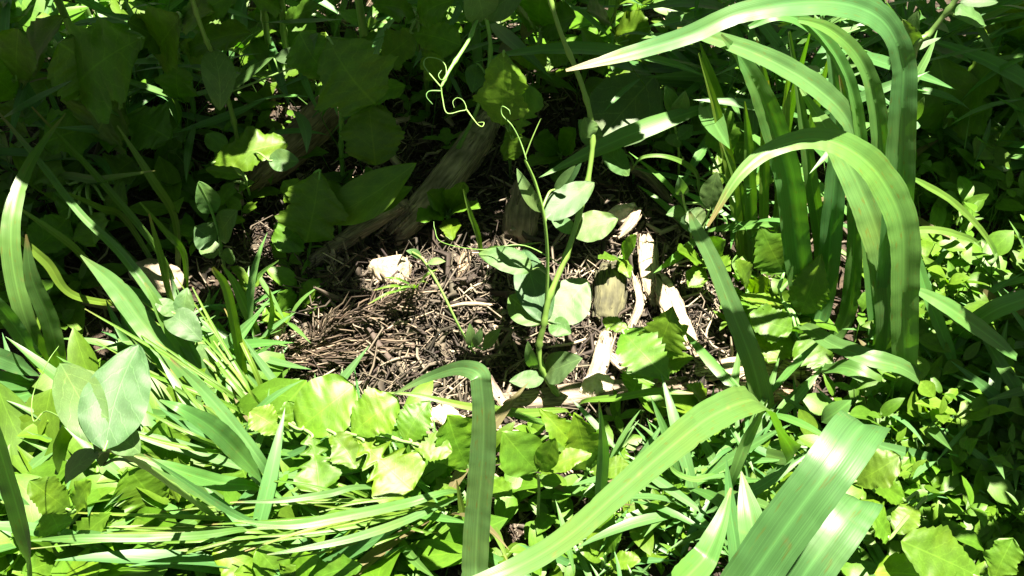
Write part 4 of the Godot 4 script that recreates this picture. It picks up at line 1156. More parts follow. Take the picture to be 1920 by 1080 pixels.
	stem([201,41,48,206,46,63,210,40,74,205,41,74],1.50,0.80,"petiole")
	leaf("mustard",[207,40,79,227,40,108,-20,96,18,34.4,5,3,8,176])
	stem([201,41,48,204,47,66,207,40,79,209,40,83],1.50,0.80,"petiole")
	leaf("mustard",[201,30,67,185,30,96,-12,97,23,35.1,5,3,4,177])
	stem([203,34,47,202,36,58,201,30,67,199,30,70],1.50,0.80,"petiole")
	leaf("mustard",[208,60,40,206,100,35,0,95,30,19.3,1,3,7,178])
	stem([196,52,49,203,60,44,208,60,40,208,65,40],1.50,0.80,"petiole")
	thing("mustard_plant","yellow lit mustard leaf leaning at the edge of the dark hollow","plant","mustard plants",0.199,-0.108)
	tint=Color(1.00,1.00,1.00)
	stem([199,-20,-108,188,30,-97,174,70,-87],1.30,0.90,"stem")
	leaf("mustard",[173,70,-74,148,120,-86,-11,85,51,33.4,1,11,10,179])
	stem([174,70,-87,173,72,-79,173,70,-74,170,76,-76],1.50,0.80,"petiole")
	leaf("mustard",[167,60,-91,167,50,-64,-24,88,41,17.3,1,7,12,180])
	stem([175,65,-88,171,64,-90,167,60,-91,167,59,-88],1.50,0.80,"petiole")
	leaf("mustard",[178,60,-79,196,80,-88,-31,81,49,21.4,1,3,4,181])
	stem([177,60,-89,178,62,-83,178,60,-79,180,62,-80],1.50,0.80,"petiole")
	leaf("mustard",[179,60,-85,138,170,-96,-31,72,62,10.7,3,5,11,182])
	stem([177,60,-89,178,61,-87,179,60,-85,174,73,-86],1.50,0.80,"petiole")
	leaf("mustard",[184,50,-77,208,60,-60,-27,85,45,18.9,1,7,15,183])
	stem([181,50,-92,183,53,-83,184,50,-77,187,51,-75],1.50,0.80,"petiole")
	thing("mustard_plant","sunlit scalloped mustard leaf beneath the hanging pea stem","plant","mustard plants",-0.224,-0.095)
	tint=Color(1.00,1.00,1.00)
	stem([-224,-20,-95,-216,40,-74,-207,85,-43],1.40,1.00,"stem")
	leaf("mustard",[-220,115,-23,-166,120,-39,10,99,10,44.0,1,11,3,184])
	stem([-207,85,-43,-214,110,-32,-220,115,-23,-213,116,-25],1.50,0.80,"petiole")
	leaf("mustard",[-216,60,-72,-241,90,-83,2,91,42,17.0,2,7,8,185])
	stem([-212,57,-63,-215,61,-68,-216,60,-72,-219,64,-74],1.50,0.80,"petiole")
	leaf("mustard",[-213,60,-66,-242,70,-63,32,87,38,15.2,1,3,14,186])
	stem([-212,57,-63,-213,60,-65,-213,60,-66,-216,61,-66],1.50,0.80,"petiole")
	leaf("mustard",[-224,50,-70,-234,50,-40,18,97,19,14.5,1,9,11,187])
	stem([-215,46,-71,-220,50,-70,-224,50,-70,-225,50,-67],1.50,0.80,"petiole")
	leaf("pea",[-174,130,-10,-152,130,-9,-9,86,50,16.8,0,2,15,188])
	stem([-207,85,-43,-187,124,-24,-174,130,-10,-171,130,-10],0.90,0.60,"petiole")
	thing("mustard_plant","pale yellow mustard leaf at the bottom corner with ruffled edge","plant","mustard plants",0.305,0.265)
	tint=Color(1.00,1.00,1.00)
	leaf("mustard",[260,100,294,209,130,287,-9,96,27,37.8,1,4,4,189])
	stem([305,-10,265,279,74,282,260,100,294,254,104,294],1.50,0.80,"petiole")
	leaf("mustard",[255,80,293,198,110,296,-18,98,7,29.7,1,6,7,190])
	stem([305,-10,265,276,62,281,255,80,293,248,84,294],1.50,0.80,"petiole")
	leaf("mustard",[266,100,296,275,120,280,-11,93,34,23.5,1,4,9,191])
	stem([305,-10,265,282,74,283,266,100,296,267,102,294],1.50,0.80,"petiole")
	leaf("mustard",[261,100,302,225,120,314,-38,87,32,25.9,1,10,4,192])
	stem([305,-10,265,280,74,286,261,100,302,257,102,304],1.50,0.80,"petiole")
	thing("mustard_plant","grey green toothed leaves showing past the fold of the wide blade","plant","mustard plants",0.277,0.200)
	tint=Color(1.00,1.00,1.00)
	leaf("mustard",[194,120,246,217,140,240,-25,92,29,25.3,1,11,7,193])
	stem([277,-10,200,229,85,226,194,120,246,197,122,245],1.50,0.80,"petiole")
	leaf("mustard",[238,80,235,199,120,237,-1,94,35,18.9,1,4,15,194])
	stem([277,-10,200,254,62,220,238,80,235,234,85,236],1.50,0.80,"petiole")
	leaf("mustard",[215,100,270,196,130,266,0,100,5,26.8,1,2,7,195])
	stem([277,-10,200,241,74,241,215,100,270,213,104,270],1.50,0.80,"petiole")
	leaf("mustard",[244,80,239,227,80,257,-18,98,4,19.1,1,8,12,196])
	stem([277,-10,200,258,62,223,244,80,239,242,80,241],1.50,0.80,"petiole")
	thing("mustard_plant","ragged green mustard leaves in the bottom corner under the pea leaf","plant","mustard plants",-0.301,0.231)
	tint=Color(1.00,1.00,1.00)
	leaf("mustard",[-256,100,253,-270,130,250,26,93,25,23.1,1,8,4,197])
	stem([-301,-10,231,-275,74,244,-256,100,253,-258,104,253],1.50,0.80,"petiole")
	leaf("mustard",[-268,80,257,-266,110,255,24,97,10,27.9,1,9,7,198])
	stem([-301,-10,231,-282,62,246,-268,80,257,-268,84,257],1.50,0.80,"petiole")
	leaf("mustard",[-258,90,248,-240,120,244,12,95,29,17.3,1,3,11,199])
	stem([-301,-10,231,-276,68,241,-258,90,248,-256,94,248],1.50,0.80,"petiole")
	leaf("mustard",[-275,50,248,-262,80,243,0,100,6,22.7,5,9,10,200])
	stem([-301,-10,231,-286,38,241,-275,50,248,-273,54,248],1.50,0.80,"petiole")
	leaf("mustard",[-281,50,256,-296,80,257,18,97,16,22.5,1,9,10,201])
	stem([-301,-10,231,-289,38,245,-281,50,256,-283,54,256],1.50,0.80,"petiole")
	leaf("mustard",[-272,50,252,-240,80,243,21,93,29,19.4,5,3,9,202])
	stem([-301,-10,231,-284,39,243,-272,50,252,-268,54,251],1.50,0.80,"petiole")
	leaf("mustard",[-274,50,259,-238,80,287,25,94,24,31.6,1,7,6,203])
	stem([-301,-10,231,-285,39,247,-274,50,259,-270,54,262],1.50,0.80,"petiole")
	leaf("mustard",[-277,50,259,-283,80,282,37,89,28,19.0,1,11,9,204])
	stem([-301,-10,231,-287,39,247,-277,50,259,-278,54,262],1.50,0.80,"petiole")
	thing("mustard_plant","broad dull mustard leaf with pale specks under the leaning grass","plant","mustard plants",-0.229,0.200)
	tint=Color(1.00,1.00,1.00)
	leaf("mustard",[-223,50,223,-237,80,213,0,91,41,50.0,1,5,7,205])
	stem([-229,-10,200,-225,38,213,-223,50,223,-224,54,222],1.50,0.80,"petiole")
	leaf("mustard",[-221,50,215,-201,80,210,7,98,18,33.5,1,4,9,206])
	stem([-229,-10,200,-224,37,209,-221,50,215,-219,54,215],1.50,0.80,"petiole")
	leaf("mustard",[-229,40,221,-251,50,245,8,95,31,37.0,1,5,14,207])
	stem([-229,-10,200,-229,30,212,-229,40,221,-232,41,224],1.50,0.80,"petiole")
	leaf("mustard",[-220,50,204,-218,90,181,31,84,44,37.4,1,3,5,208])
	stem([-229,-10,200,-224,37,202,-220,50,204,-220,55,201],1.50,0.80,"petiole")
	leaf("mustard",[-216,50,204,-234,80,182,42,91,3,23.9,1,10,4,209])
	stem([-229,-10,200,-222,37,202,-216,50,204,-219,54,201],1.50,0.80,"petiole")
	thing("mustard_plant","rounded crinkled mustard leaf at the bottom edge of the mat","plant","mustard plants",-0.152,0.257)
	tint=Color(1.00,1.00,1.00)
	leaf("mustard",[-140,50,271,-152,70,262,18,98,9,24.3,4,4,15,210])
	stem([-152,-10,257,-145,37,265,-140,50,271,-142,52,270],1.50,0.80,"petiole")
	leaf("mustard",[-135,50,270,-114,70,267,5,98,20,19.2,3,9,7,211])
	stem([-152,-10,257,-142,37,264,-135,50,270,-133,52,269],1.50,0.80,"petiole")
	leaf("mustard",[-144,50,276,-163,70,277,-7,100,3,19.0,1,2,4,212])
	stem([-152,-10,257,-147,37,268,-144,50,276,-146,52,276],1.50,0.80,"petiole")
	leaf("mustard",[-138,50,276,-128,60,267,31,90,30,14.7,1,7,15,213])
	stem([-152,-10,257,-144,38,268,-138,50,276,-137,51,275],1.50,0.80,"petiole")
	leaf("mustard",[-128,50,276,-88,70,272,1,95,30,22.2,1,2,8,214])
	stem([-152,-10,257,-138,38,268,-128,50,276,-123,52,276],1.50,0.80,"petiole")
	leaf("mustard",[-148,50,273,-178,70,262,23,95,20,28.8,1,11,9,215])
	stem([-152,-10,257,-150,37,266,-148,50,273,-151,52,272],1.50,0.80,"petiole")
	thing("mustard_plant","low lit mustard seedlings on the ground beside the diagonal blade","plant","mustard plants",0.059,0.246)
	tint=Color(1.00,1.00,1.00)
	leaf("mustard",[57,30,246,47,50,238,7,100,5,16.8,1,5,6,216])
	stem([59,-10,246,58,21,246,57,30,246,56,32,245],1.50,0.80,"petiole")
	leaf("mustard",[59,30,246,68,50,241,-27,96,6,14.7,1,6,12,217])
	stem([59,-10,246,59,21,246,59,30,246,60,32,245],1.50,0.80,"petiole")
	leaf("mustard",[57,30,249,42,40,243,8,99,14,13.4,4,8,14,218])
	stem([59,-10,246,58,21,248,57,30,249,55,31,249],1.50,0.80,"petiole")
	leaf("mustard",[60,30,253,80,40,254,-9,99,4,14.7,1,11,14,219])
	stem([59,-10,246,60,21,250,60,30,253,63,31,253],1.50,0.80,"petiole")
	leaf("mustard",[54,30,238,64,50,227,16,94,30,12.2,3,6,12,220])
	stem([59,-10,246,56,21,242,54,30,238,56,32,237],1.50,0.80,"petiole")
	thing("mustard_plant","mustard plant holding two broad mid green leaves over the brown branch","plant","mustard plants",-0.150,-0.128)
	tint=Color(1.00,1.00,1.00)
	stem([-150,-20,-128,-142,50,-108,-134,100,-91,-132,140,-81],2.20,1.50,"stem")
	leaf("mustard",[-131,190,-73,-100,140,-59,5,81,59,77.2,1,5,4,221])
	stem([-132,140,-81,-131,179,-76,-131,190,-73,-127,184,-71],1.50,0.80,"petiole")
	leaf("mustard",[-111,120,-92,-106,80,-57,5,76,65,53.8,1,10,4,222])
	stem([-133,120,-86,-120,125,-90,-111,120,-92,-110,115,-88],1.50,0.80,"petiole")
	leaf("mustard",[-134,150,-75,-155,180,-92,12,81,57,43.1,1,4,8,223])
	stem([-132,140,-81,-133,148,-77,-134,150,-75,-137,154,-77],1.50,0.80,"petiole")
	leaf("mustard",[-129,120,-86,-83,120,-105,-14,89,44,28.9,1,8,6,224])
	stem([-133,120,-86,-131,121,-86,-129,120,-86,-123,120,-88],1.50,0.80,"petiole")
	thing("mustard_plant","green mustard leaf hanging in shade beside the brown branch","plant","mustard plants",-0.175,-0.034)
	tint=Color(1.00,1.00,1.00)
	stem([-175,-20,-34,-170,30,-30,-162,60,-31],1.60,1.10,"stem")
	leaf("mustard",[-144,100,-31,-158,50,-3,0,78,62,60.7,1,3,4,225])
	stem([-162,60,-31,-151,92,-31,-144,100,-31,-145,94,-27],1.50,0.80,"petiole")
	leaf("mustard",[-159,60,-25,-129,80,-34,8,95,29,32.8,1,6,9,226])
	stem([-162,60,-31,-160,61,-27,-159,60,-25,-155,62,-26],1.50,0.80,"petiole")
	leaf("mustard",[-163,50,-29,-182,40,-4,26,82,51,33.3,1,2,12,227])
	leaf("mustard",[-160,60,-31,-176,80,-40,22,86,46,24.7,1,4,5,228])
	thing("mustard_plant","long dark mustard leaf slanting above the pale stone","plant","mustard plants",-0.141,-0.040)
	tint=Color(1.00,1.00,1.00)
	leaf("mustard",[-148,60,-16,-72,100,-39,0,85,53,34.1,3,5,7,229])
	stem([-141,-10,-40,-145,45,-26,-148,60,-16,-138,65,-19],1.50,0.80,"petiole")
	leaf("mustard",[-132,60,-25,-99,70,-32,17,89,43,20.6,1,11,13,230])
	stem([-141,-10,-40,-136,45,-31,-132,60,-25,-128,61,-26],1.50,0.80,"petiole")
	leaf("mustard",[-113,50,-35,-77,70,-44,17,86,49,16.7,3,9,8,231])
	stem([-141,-10,-40,-125,38,-37,-113,50,-35,-109,52,-36],1.50,0.80,"petiole")
	thing("mustard_plant","mustard plant with a jagged leaf lit at one edge beside the tendrils","plant","mustard plants",0.000,-0.128)
	tint=Color(1.00,1.00,1.00)
	stem([0,-20,-128,-2,30,-117,-4,80,-101],1.60,1.10,"stem")
	leaf("mustard",[-6,180,-70,-8,120,-59,-5,76,65,46.9,1,7,4,232])
	stem([-4,80,-101,-5,158,-83,-6,180,-70,-6,173,-69],1.50,0.80,"petiole")
	leaf("mustard",[0,100,-66,10,150,-72,23,91,34,28.1,2,9,13,233])
	stem([-4,80,-101,-2,100,-81,0,100,-66,1,106,-67],1.50,0.80,"petiole")
	leaf("mustard",[-4,90,-90,2,60,-85,18,88,44,29.9,1,4,11,234])
	stem([-4,80,-101,-4,89,-94,-4,90,-90,-3,86,-89],1.50,0.80,"petiole")
	leaf("mustard",[-6,100,-84,-22,130,-81,-14,95,26,24.6,1,2,15,235])
	stem([-4,80,-101,-5,97,-91,-6,100,-84,-8,104,-84],1.50,0.80,"petiole")
	thing("mustard_plant","huge dark mustard leaves filling the shaded top corner","plant","mustard plants",-0.342,-0.128)
	tint=Color(1.00,1.00,1.00)
	stem([-342,-20,-128,-321,60,-110,-302,120,-92],2.40,1.60,"stem")
	leaf("mustard",[-267,180,-86,-333,130,-87,0,78,62,91.1,1,10,3,236])
	stem([-302,120,-92,-282,169,-89,-267,180,-86,-275,174,-86],1.50,0.80,"petiole")
	leaf("mustard",[-304,120,-99,-334,170,-93,0,78,62,76.6,1,5,4,237])
	stem([-302,120,-92,-303,121,-96,-304,120,-99,-307,126,-98],1.50,0.80,"petiole")
	leaf("mustard",[-306,110,-104,-332,80,-88,0,78,62,71.8,1,10,13,238])
	stem([-307,105,-97,-306,110,-101,-306,110,-104,-309,106,-102],1.50,0.80,"petiole")
	leaf("mustard",[-309,90,-102,-272,80,-88,1,87,50,51.1,1,7,7,239])
	leaf("mustard",[-318,80,-101,-372,80,-82,-1,91,40,59.7,1,9,11,240])
	stem([-314,82,-104,-316,82,-102,-318,80,-101,-324,80,-99],1.50,0.80,"petiole")
	thing("mustard_plant","mid green mustard plant behind the drooping pea leaf","plant","mustard plants",-0.306,-0.184)
	tint=Color(1.00,1.00,1.00)
	stem([-306,-20,-184,-290,50,-162,-265,120,-132,-255,160,-119],2.20,1.50,"stem")
	leaf("mustard",[-240,190,-98,-271,150,-106,0,78,62,59.3,1,4,13,241])
	stem([-255,160,-119,-246,185,-107,-240,190,-98,-243,185,-99],1.50,0.80,"petiole")
	leaf("mustard",[-256,150,-113,-283,180,-105,-4,96,28,40.0,1,2,6,242])
	stem([-256,155,-121,-256,154,-116,-256,150,-113,-259,154,-112],1.50,0.80,"petiole")
	leaf("mustard",[-261,130,-125,-268,90,-122,0,65,76,38.3,1,9,6,243])
	leaf("mustard",[-250,170,-106,-213,200,-90,-9,92,38,35.0,1,7,10,244])
	stem([-255,160,-119,-252,169,-111,-250,170,-106,-245,174,-104],1.50,0.80,"petiole")
	leaf("mustard",[-255,150,-119,-240,130,-125,24,91,32,28.9,1,8,5,245])
	leaf("mustard",[-244,180,-105,-197,210,-95,3,78,62,34.7,1,5,12,246])
	stem([-255,160,-119,-249,177,-111,-244,180,-105,-239,184,-104],1.50,0.80,"petiole")
	leaf("mustard",[-256,140,-119,-198,160,-119,34,89,30,32.7,1,4,9,247])
	stem([-259,145,-124,-257,144,-121,-256,140,-119,-249,142,-119],1.50,0.80,"petiole")
	thing("mustard_plant","dim mustard leaves at the outer edge behind the curved blade","plant","mustard plants",-0.445,-0.177)
	tint=Color(1.00,1.00,1.00)
	stem([-445,-20,-177,-422,50,-148,-399,100,-123],2.00,1.40,"stem")
	leaf("mustard",[-388,120,-112,-368,170,-109,0,76,65,44.8,1,5,4,248])
	stem([-399,100,-123,-393,117,-116,-388,120,-112,-386,126,-111],1.50,0.80,"petiole")
	leaf("mustard",[-397,100,-116,-408,140,-106,36,79,50,41.7,1,10,12,249])
	stem([-399,100,-123,-398,101,-119,-397,100,-116,-398,105,-115],1.50,0.80,"petiole")
	leaf("mustard",[-400,90,-122,-417,60,-123,36,87,33,48.2,1,10,15,250])
	stem([-402,94,-126,-401,93,-124,-400,90,-122,-402,86,-122],1.50,0.80,"petiole")
	leaf("mustard",[-394,100,-123,-338,170,-125,3,96,29,45.7,1,6,14,251])
	stem([-399,100,-123,-396,101,-123,-394,100,-123,-388,108,-123],1.50,0.80,"petiole")
	leaf("mustard",[-404,80,-127,-378,80,-117,23,92,31,34.9,1,7,6,252])
	stem([-407,81,-132,-405,82,-129,-404,80,-127,-400,80,-126],1.50,0.80,"petiole")
	thing("mustard_plant","mustard plant with stacked green leaves above the coiled tendrils","plant","mustard plants",-0.079,-0.213)
	tint=Color(1.00,1.00,1.00)
	stem([-79,-20,-213,-75,50,-191,-75,110,-165,-75,150,-153],2.00,1.40,"stem")
	leaf("mustard",[-80,140,-146,-40,130,-142,0,78,62,33.8,1,8,7,253])
	stem([-75,145,-155,-78,144,-150,-80,140,-146,-75,139,-146],1.50,0.80,"petiole")
	leaf("mustard",[-74,140,-146,-104,110,-151,0,78,62,38.5,1,2,8,254])
	stem([-75,145,-155,-74,144,-150,-74,140,-146,-77,136,-147],1.50,0.80,"petiole")
	leaf("mustard",[-74,160,-139,-104,180,-125,9,94,34,36.5,1,11,13,255])
	stem([-75,150,-153,-75,159,-145,-74,160,-139,-78,162,-138],1.50,0.80,"petiole")
	leaf("mustard",[-73,150,-146,-44,180,-132,-11,81,57,36.8,1,11,12,256])
	stem([-75,150,-153,-74,151,-149,-73,150,-146,-70,154,-144],1.50,0.80,"petiole")
	leaf("mustard",[-73,120,-152,-57,90,-149,-1,87,49,26.1,1,8,6,257])
	stem([-75,125,-161,-74,124,-156,-73,120,-152,-71,116,-152],1.50,0.80,"petiole")
	thing("mustard_plant","leafy mustard plant at the top edge above the jagged leaf","plant","mustard plants",0.025,-0.252)
	tint=Color(1.00,1.00,1.00)
	stem([25,-20,-252,24,50,-228,25,100,-207],2.00,1.40,"stem")
	leaf("mustard",[20,110,-186,0,150,-167,19,95,26,43.5,1,5,4,258])
	stem([25,100,-207,22,111,-195,20,110,-186,18,115,-184],1.50,0.80,"petiole")
	leaf("mustard",[24,110,-186,51,140,-167,-5,86,50,39.3,1,4,13,259])
	stem([25,100,-207,25,110,-195,24,110,-186,28,114,-184],1.50,0.80,"petiole")
	leaf("mustard",[22,100,-185,14,70,-188,12,81,58,36.4,1,7,7,260])
	stem([25,100,-207,24,104,-195,22,100,-185,21,96,-186],1.50,0.80,"petiole")
	leaf("mustard",[25,90,-191,50,80,-190,20,88,44,31.9,1,7,5,261])
	stem([25,100,-207,25,98,-198,25,90,-191,28,89,-191],1.50,0.80,"petiole")
	leaf("mustard",[23,120,-180,25,170,-167,-2,93,36,38.5,1,9,6,262])
	stem([25,100,-207,24,118,-192,23,120,-180,23,126,-179],1.50,0.80,"petiole")
	thing("mustard_plant","mustard plant in half shade under the long arching tip","plant","mustard plants",0.097,-0.260)
	tint=Color(1.00,1.00,1.00)
	stem([97,-20,-260,92,50,-236,87,100,-215],2.00,1.40,"stem")
	leaf("mustard",[86,100,-200,60,140,-174,18,95,27,35.3,1,9,8,263])
	stem([87,100,-215,87,103,-206,86,100,-200,83,105,-197],1.50,0.80,"petiole")
	leaf("mustard",[86,100,-200,114,120,-180,-28,79,54,40.2,1,6,10,264])
	stem([87,100,-215,87,103,-206,86,100,-200,90,102,-198],1.50,0.80,"petiole")
	leaf("mustard",[88,90,-206,105,70,-202,-26,88,40,32.4,1,7,13,265])
	stem([88,94,-218,88,94,-211,88,90,-206,90,88,-206],1.50,0.80,"petiole")
	leaf("mustard",[87,80,-204,70,60,-200,-7,80,60,27.9,1,8,13,266])
	stem([88,88,-220,87,87,-211,87,80,-204,85,78,-204],1.50,0.80,"petiole")
	leaf("mustard",[84,120,-187,92,170,-167,10,93,36,38.6,1,3,11,267])
	stem([87,100,-215,85,118,-199,84,120,-187,85,126,-185],1.50,0.80,"petiole")
	thing("mustard_plant","dim mustard leaf standing upright behind the tall clump","plant","mustard plants",0.385,-0.149)
	tint=Color(1.00,1.00,1.00)
	stem([385,-20,-149,368,40,-132,353,70,-119],1.80,1.30,"stem")
	leaf("mustard",[350,70,-106,328,140,-119,0,53,85,55.1,3,9,14,268])
	stem([353,70,-119,351,73,-111,350,70,-106,347,78,-107],1.50,0.80,"petiole")
	leaf("mustard",[352,70,-106,380,100,-103,-1,92,39,42.9,1,11,5,269])
	stem([353,70,-119,353,73,-111,352,70,-106,355,74,-105],1.50,0.80,"petiole")
	leaf("mustard",[359,60,-110,388,50,-102,-26,87,41,39.6,1,8,5,270])
	stem([357,62,-122,358,63,-115,359,60,-110,362,59,-109],1.50,0.80,"petiole")
	leaf("mustard",[354,60,-110,333,60,-104,-21,91,36,21.9,3,3,7,271])
	stem([355,66,-120,355,65,-115,354,60,-110,352,60,-109],1.50,0.80,"petiole")
	leaf("mustard",[348,80,-101,377,140,-113,-17,95,26,37.8,1,6,12,272])
	stem([353,70,-119,350,80,-108,348,80,-101,351,87,-102],1.50,0.80,"petiole")
	thing("mustard_plant","shaded mustard plant filling the far top corner beyond the pea stem","plant","mustard plants",0.467,-0.252)
	tint=Color(1.00,1.00,1.00)
	stem([467,-20,-252,448,40,-233,427,90,-213],1.80,1.30,"stem")
	leaf("mustard",[420,90,-199,381,130,-188,-34,85,40,40.3,1,8,4,273])
	stem([427,90,-213,423,93,-205,420,90,-199,415,95,-197],1.50,0.80,"petiole")
	leaf("mustard",[422,90,-199,437,120,-187,-15,78,61,40.4,1,3,13,274])
	stem([427,90,-213,424,93,-205,422,90,-199,424,94,-197],1.50,0.80,"petiole")
	leaf("mustard",[431,70,-210,441,50,-191,-45,85,27,42.2,1,9,13,275])
	stem([432,77,-218,432,75,-213,431,70,-210,433,68,-208],1.50,0.80,"petiole")
	leaf("mustard",[419,100,-200,413,140,-203,-41,75,52,40.2,1,6,8,276])
	stem([427,90,-213,422,99,-206,419,100,-200,419,105,-200],1.50,0.80,"petiole")
	thing("mustard_plant","shaded leaves crowding low behind the leaning lit stalks","plant","mustard plants",-0.354,-0.064)
	tint=Color(1.00,1.00,1.00)
	stem([-354,-20,-64,-344,30,-60,-337,60,-60],1.80,1.20,"stem")
	leaf("mustard",[-351,60,-57,-389,60,-85,-6,85,53,38.5,1,5,10,277])
	stem([-338,56,-60,-345,61,-58,-351,60,-57,-355,60,-60],1.50,0.80,"petiole")
	leaf("mustard",[-338,60,-36,-351,60,-25,-5,85,53,37.3,1,3,9,278])
	stem([-337,60,-60,-338,65,-46,-338,60,-36,-340,60,-35],1.50,0.80,"petiole")
	leaf("mustard",[-320,60,-40,-300,60,-36,20,83,52,37.5,1,9,12,279])
	stem([-337,60,-60,-327,65,-49,-320,60,-40,-318,60,-40],1.50,0.80,"petiole")
	leaf("mustard",[-323,60,-57,-307,60,-85,18,83,52,38.5,1,6,8,280])
	stem([-337,60,-60,-329,63,-58,-323,60,-57,-321,60,-60],1.50,0.80,"petiole")
	leaf("mustard",[-342,60,-22,-360,60,14,12,84,53,36.5,1,3,13,281])
	stem([-337,60,-60,-340,68,-38,-342,60,-22,-344,60,-18],1.50,0.80,"petiole")
	leaf("mustard",[-325,60,-24,-314,60,9,-15,84,52,36.7,1,8,10,282])
	stem([-337,60,-60,-330,68,-39,-325,60,-24,-324,60,-20],1.50,0.80,"petiole")
	thing("mustard_plant","small mustard plant behind the bright scalloped leaf","plant","mustard plants",-0.177,-0.198)
	tint=Color(1.00,1.00,1.00)
	stem([-177,-20,-198,-174,30,-193,-169,70,-173],1.60,1.10,"stem")
	leaf("mustard",[-166,80,-161,-175,110,-165,24,82,53,26.6,1,10,4,283])
	stem([-169,70,-173,-167,79,-166,-166,80,-161,-167,84,-162],1.50,0.80,"petiole")
	leaf("mustard",[-167,70,-166,-191,80,-147,19,83,53,26.9,1,11,4,284])
	stem([-169,70,-173,-168,71,-169,-167,70,-166,-170,71,-164],1.50,0.80,"petiole")
	leaf("mustard",[-167,70,-166,-147,50,-155,4,81,58,31.9,1,11,4,285])
	stem([-169,70,-173,-168,71,-169,-167,70,-166,-165,68,-165],1.50,0.80,"petiole")
	leaf("mustard",[-167,80,-168,-153,120,-173,-8,83,55,26.6,1,9,10,286])
	stem([-169,70,-173,-168,78,-170,-167,80,-168,-165,85,-169],1.50,0.80,"petiole")
	thing("mustard_plant","bare pale mustard stalks rising beside the lime pea leaflet","plant","mustard plants",-0.210,-0.244)
	tint=Color(1.00,1.00,1.00)
	stem([-210,-20,-244,-201,50,-220,-194,100,-200,-184,150,-174,-173,200,-143],3.00,2.40,"stem")
	stem([-210,-20,-244,-220,20,-235,-214,70,-217,-204,130,-188,-195,180,-166],3.20,2.60,"stem")
	leaf("mustard",[-186,140,-174,-202,170,-153,28,80,53,25.2,1,8,7,287])
	stem([-185,144,-178,-186,143,-176,-186,140,-174,-188,144,-172],1.50,0.80,"petiole")
	leaf("mustard",[-190,120,-187,-153,150,-167,19,80,57,26.0,1,3,4,288])
	leaf("mustard",[-214,70,-217,-232,50,-205,5,91,41,23.6,1,2,11,289])
	thing("grass_tuft","matted thin grass swept level toward the upright blade","plant","flattened grass on the lower mat",-0.035,0.192)
	tint=Color(1.25,1.04,0.60)
	blade([-35,-15,190,83,45,-34,1.2, -53,35,213,77,61,-19,2.0, -93,73,240,55,79,26,2.4, -140,83,250,5,88,48,1.9, -186,74,248,-19,95,23,0.6],290,"blade",20)
	blade([-38,-15,192,81,40,-43,1.4, -51,35,214,75,61,-26,2.4, -87,66,243,53,83,18,2.8, -130,76,255,18,87,46,2.2, -168,75,257,-2,97,24,0.6],291,"blade",20)
	blade([-38,-15,194,92,33,-20,1.1, -52,35,212,81,58,1,1.8, -93,62,225,41,90,14,2.2, -140,72,233,10,91,39,1.7, -183,67,236,-9,96,26,0.7],292,"blade",20)
	blade([-37,-15,195,85,37,-37,1.5, -50,35,215,81,53,-26,2.4, -82,78,243,49,84,-22,2.8, -120,88,259,15,99,3,2.2, -154,88,272,9,97,23,0.6],293,"blade",12)
	blade([-38,-15,191,78,34,-52,0.8, -46,35,211,76,48,-44,1.3, -70,85,244,76,64,10,1.5, -101,95,248,-13,96,26,1.2, -132,79,235,-46,88,5,0.6],294,"blade",20)
	blade([-33,-15,192,86,47,-20,1.7, -55,35,213,74,67,-13,2.8, -100,70,243,39,92,-8,3.3, -152,80,253,7,98,21,2.6, -201,75,250,-11,97,22,0.6],295,"blade",12)
	blade([-35,-15,195,84,30,-46,1.1, -43,35,213,79,47,-39,1.9, -63,65,235,63,77,-8,2.2, -87,75,245,-15,94,32,1.7, -112,56,239,-62,77,13,0.7],296,"blade",28)
	blade([-38,-15,194,89,43,-16,0.8, -58,35,214,69,73,-1,1.3, -113,57,235,33,90,30,1.5, -174,67,247,14,99,0,1.2, -227,73,253,14,96,23,0.6],297,"blade",20)
	blade([-35,-15,190,86,47,-22,1.5, -56,35,212,70,71,7,2.4, -108,54,221,29,91,29,2.9, -166,64,229,16,96,23,2.3, -215,68,236,12,96,24,0.7],298,"blade",28)
	blade([-36,-15,190,66,46,-59,0.9, -47,35,216,66,63,-41,1.5, -76,63,247,60,78,14,1.7, -108,73,264,29,87,40,1.3, -138,74,271,6,97,23,0.6],299,"blade",12)
	blade([-34,-15,191,80,36,-47,1.1, -44,35,212,85,43,-30,1.9, -65,77,232,72,69,-6,2.2, -91,87,240,31,89,34,1.7, -114,88,247,11,97,24,0.6],300,"blade",12)
	blade([-35,-15,193,92,34,-21,1.2, -49,35,210,84,53,-10,2.0, -82,67,228,52,86,2,2.3, -121,77,233,0,97,24,1.8, -158,68,225,-26,95,19,0.7],301,"blade",20)
	blade([-32,-15,193,85,47,-22,1.0, -54,35,215,72,68,-16,1.7, -97,67,247,44,89,8,1.9, -147,77,261,-5,100,1,1.5, -196,62,258,-30,93,21,0.6],302,"blade",28)
	blade([-36,-15,193,58,39,-72,1.1, -42,35,215,63,57,-53,1.8, -61,57,241,36,88,-32,2.2, -82,67,257,14,88,46,1.7, -104,55,258,-45,84,30,0.6],303,"blade",20)
	blade([-33,-15,195,88,34,-32,0.9, -46,35,214,79,49,-36,1.5, -70,78,243,70,71,-1,1.7, -98,88,255,11,90,42,1.3, -126,79,256,-29,92,27,0.6],304,"blade",28)
	thing("grass_tuft","matted thin grass trailing below the radiating blades","plant","flattened grass on the lower mat",-0.115,0.210)
	tint=Color(1.25,1.04,0.60)
	blade([-116,-15,210,91,38,-20,1.2, -133,35,229,71,70,8,2.1, -184,51,236,24,97,7,2.5, -241,61,243,9,99,6,2.0, -294,60,246,0,97,24,0.7],305,"blade",12)
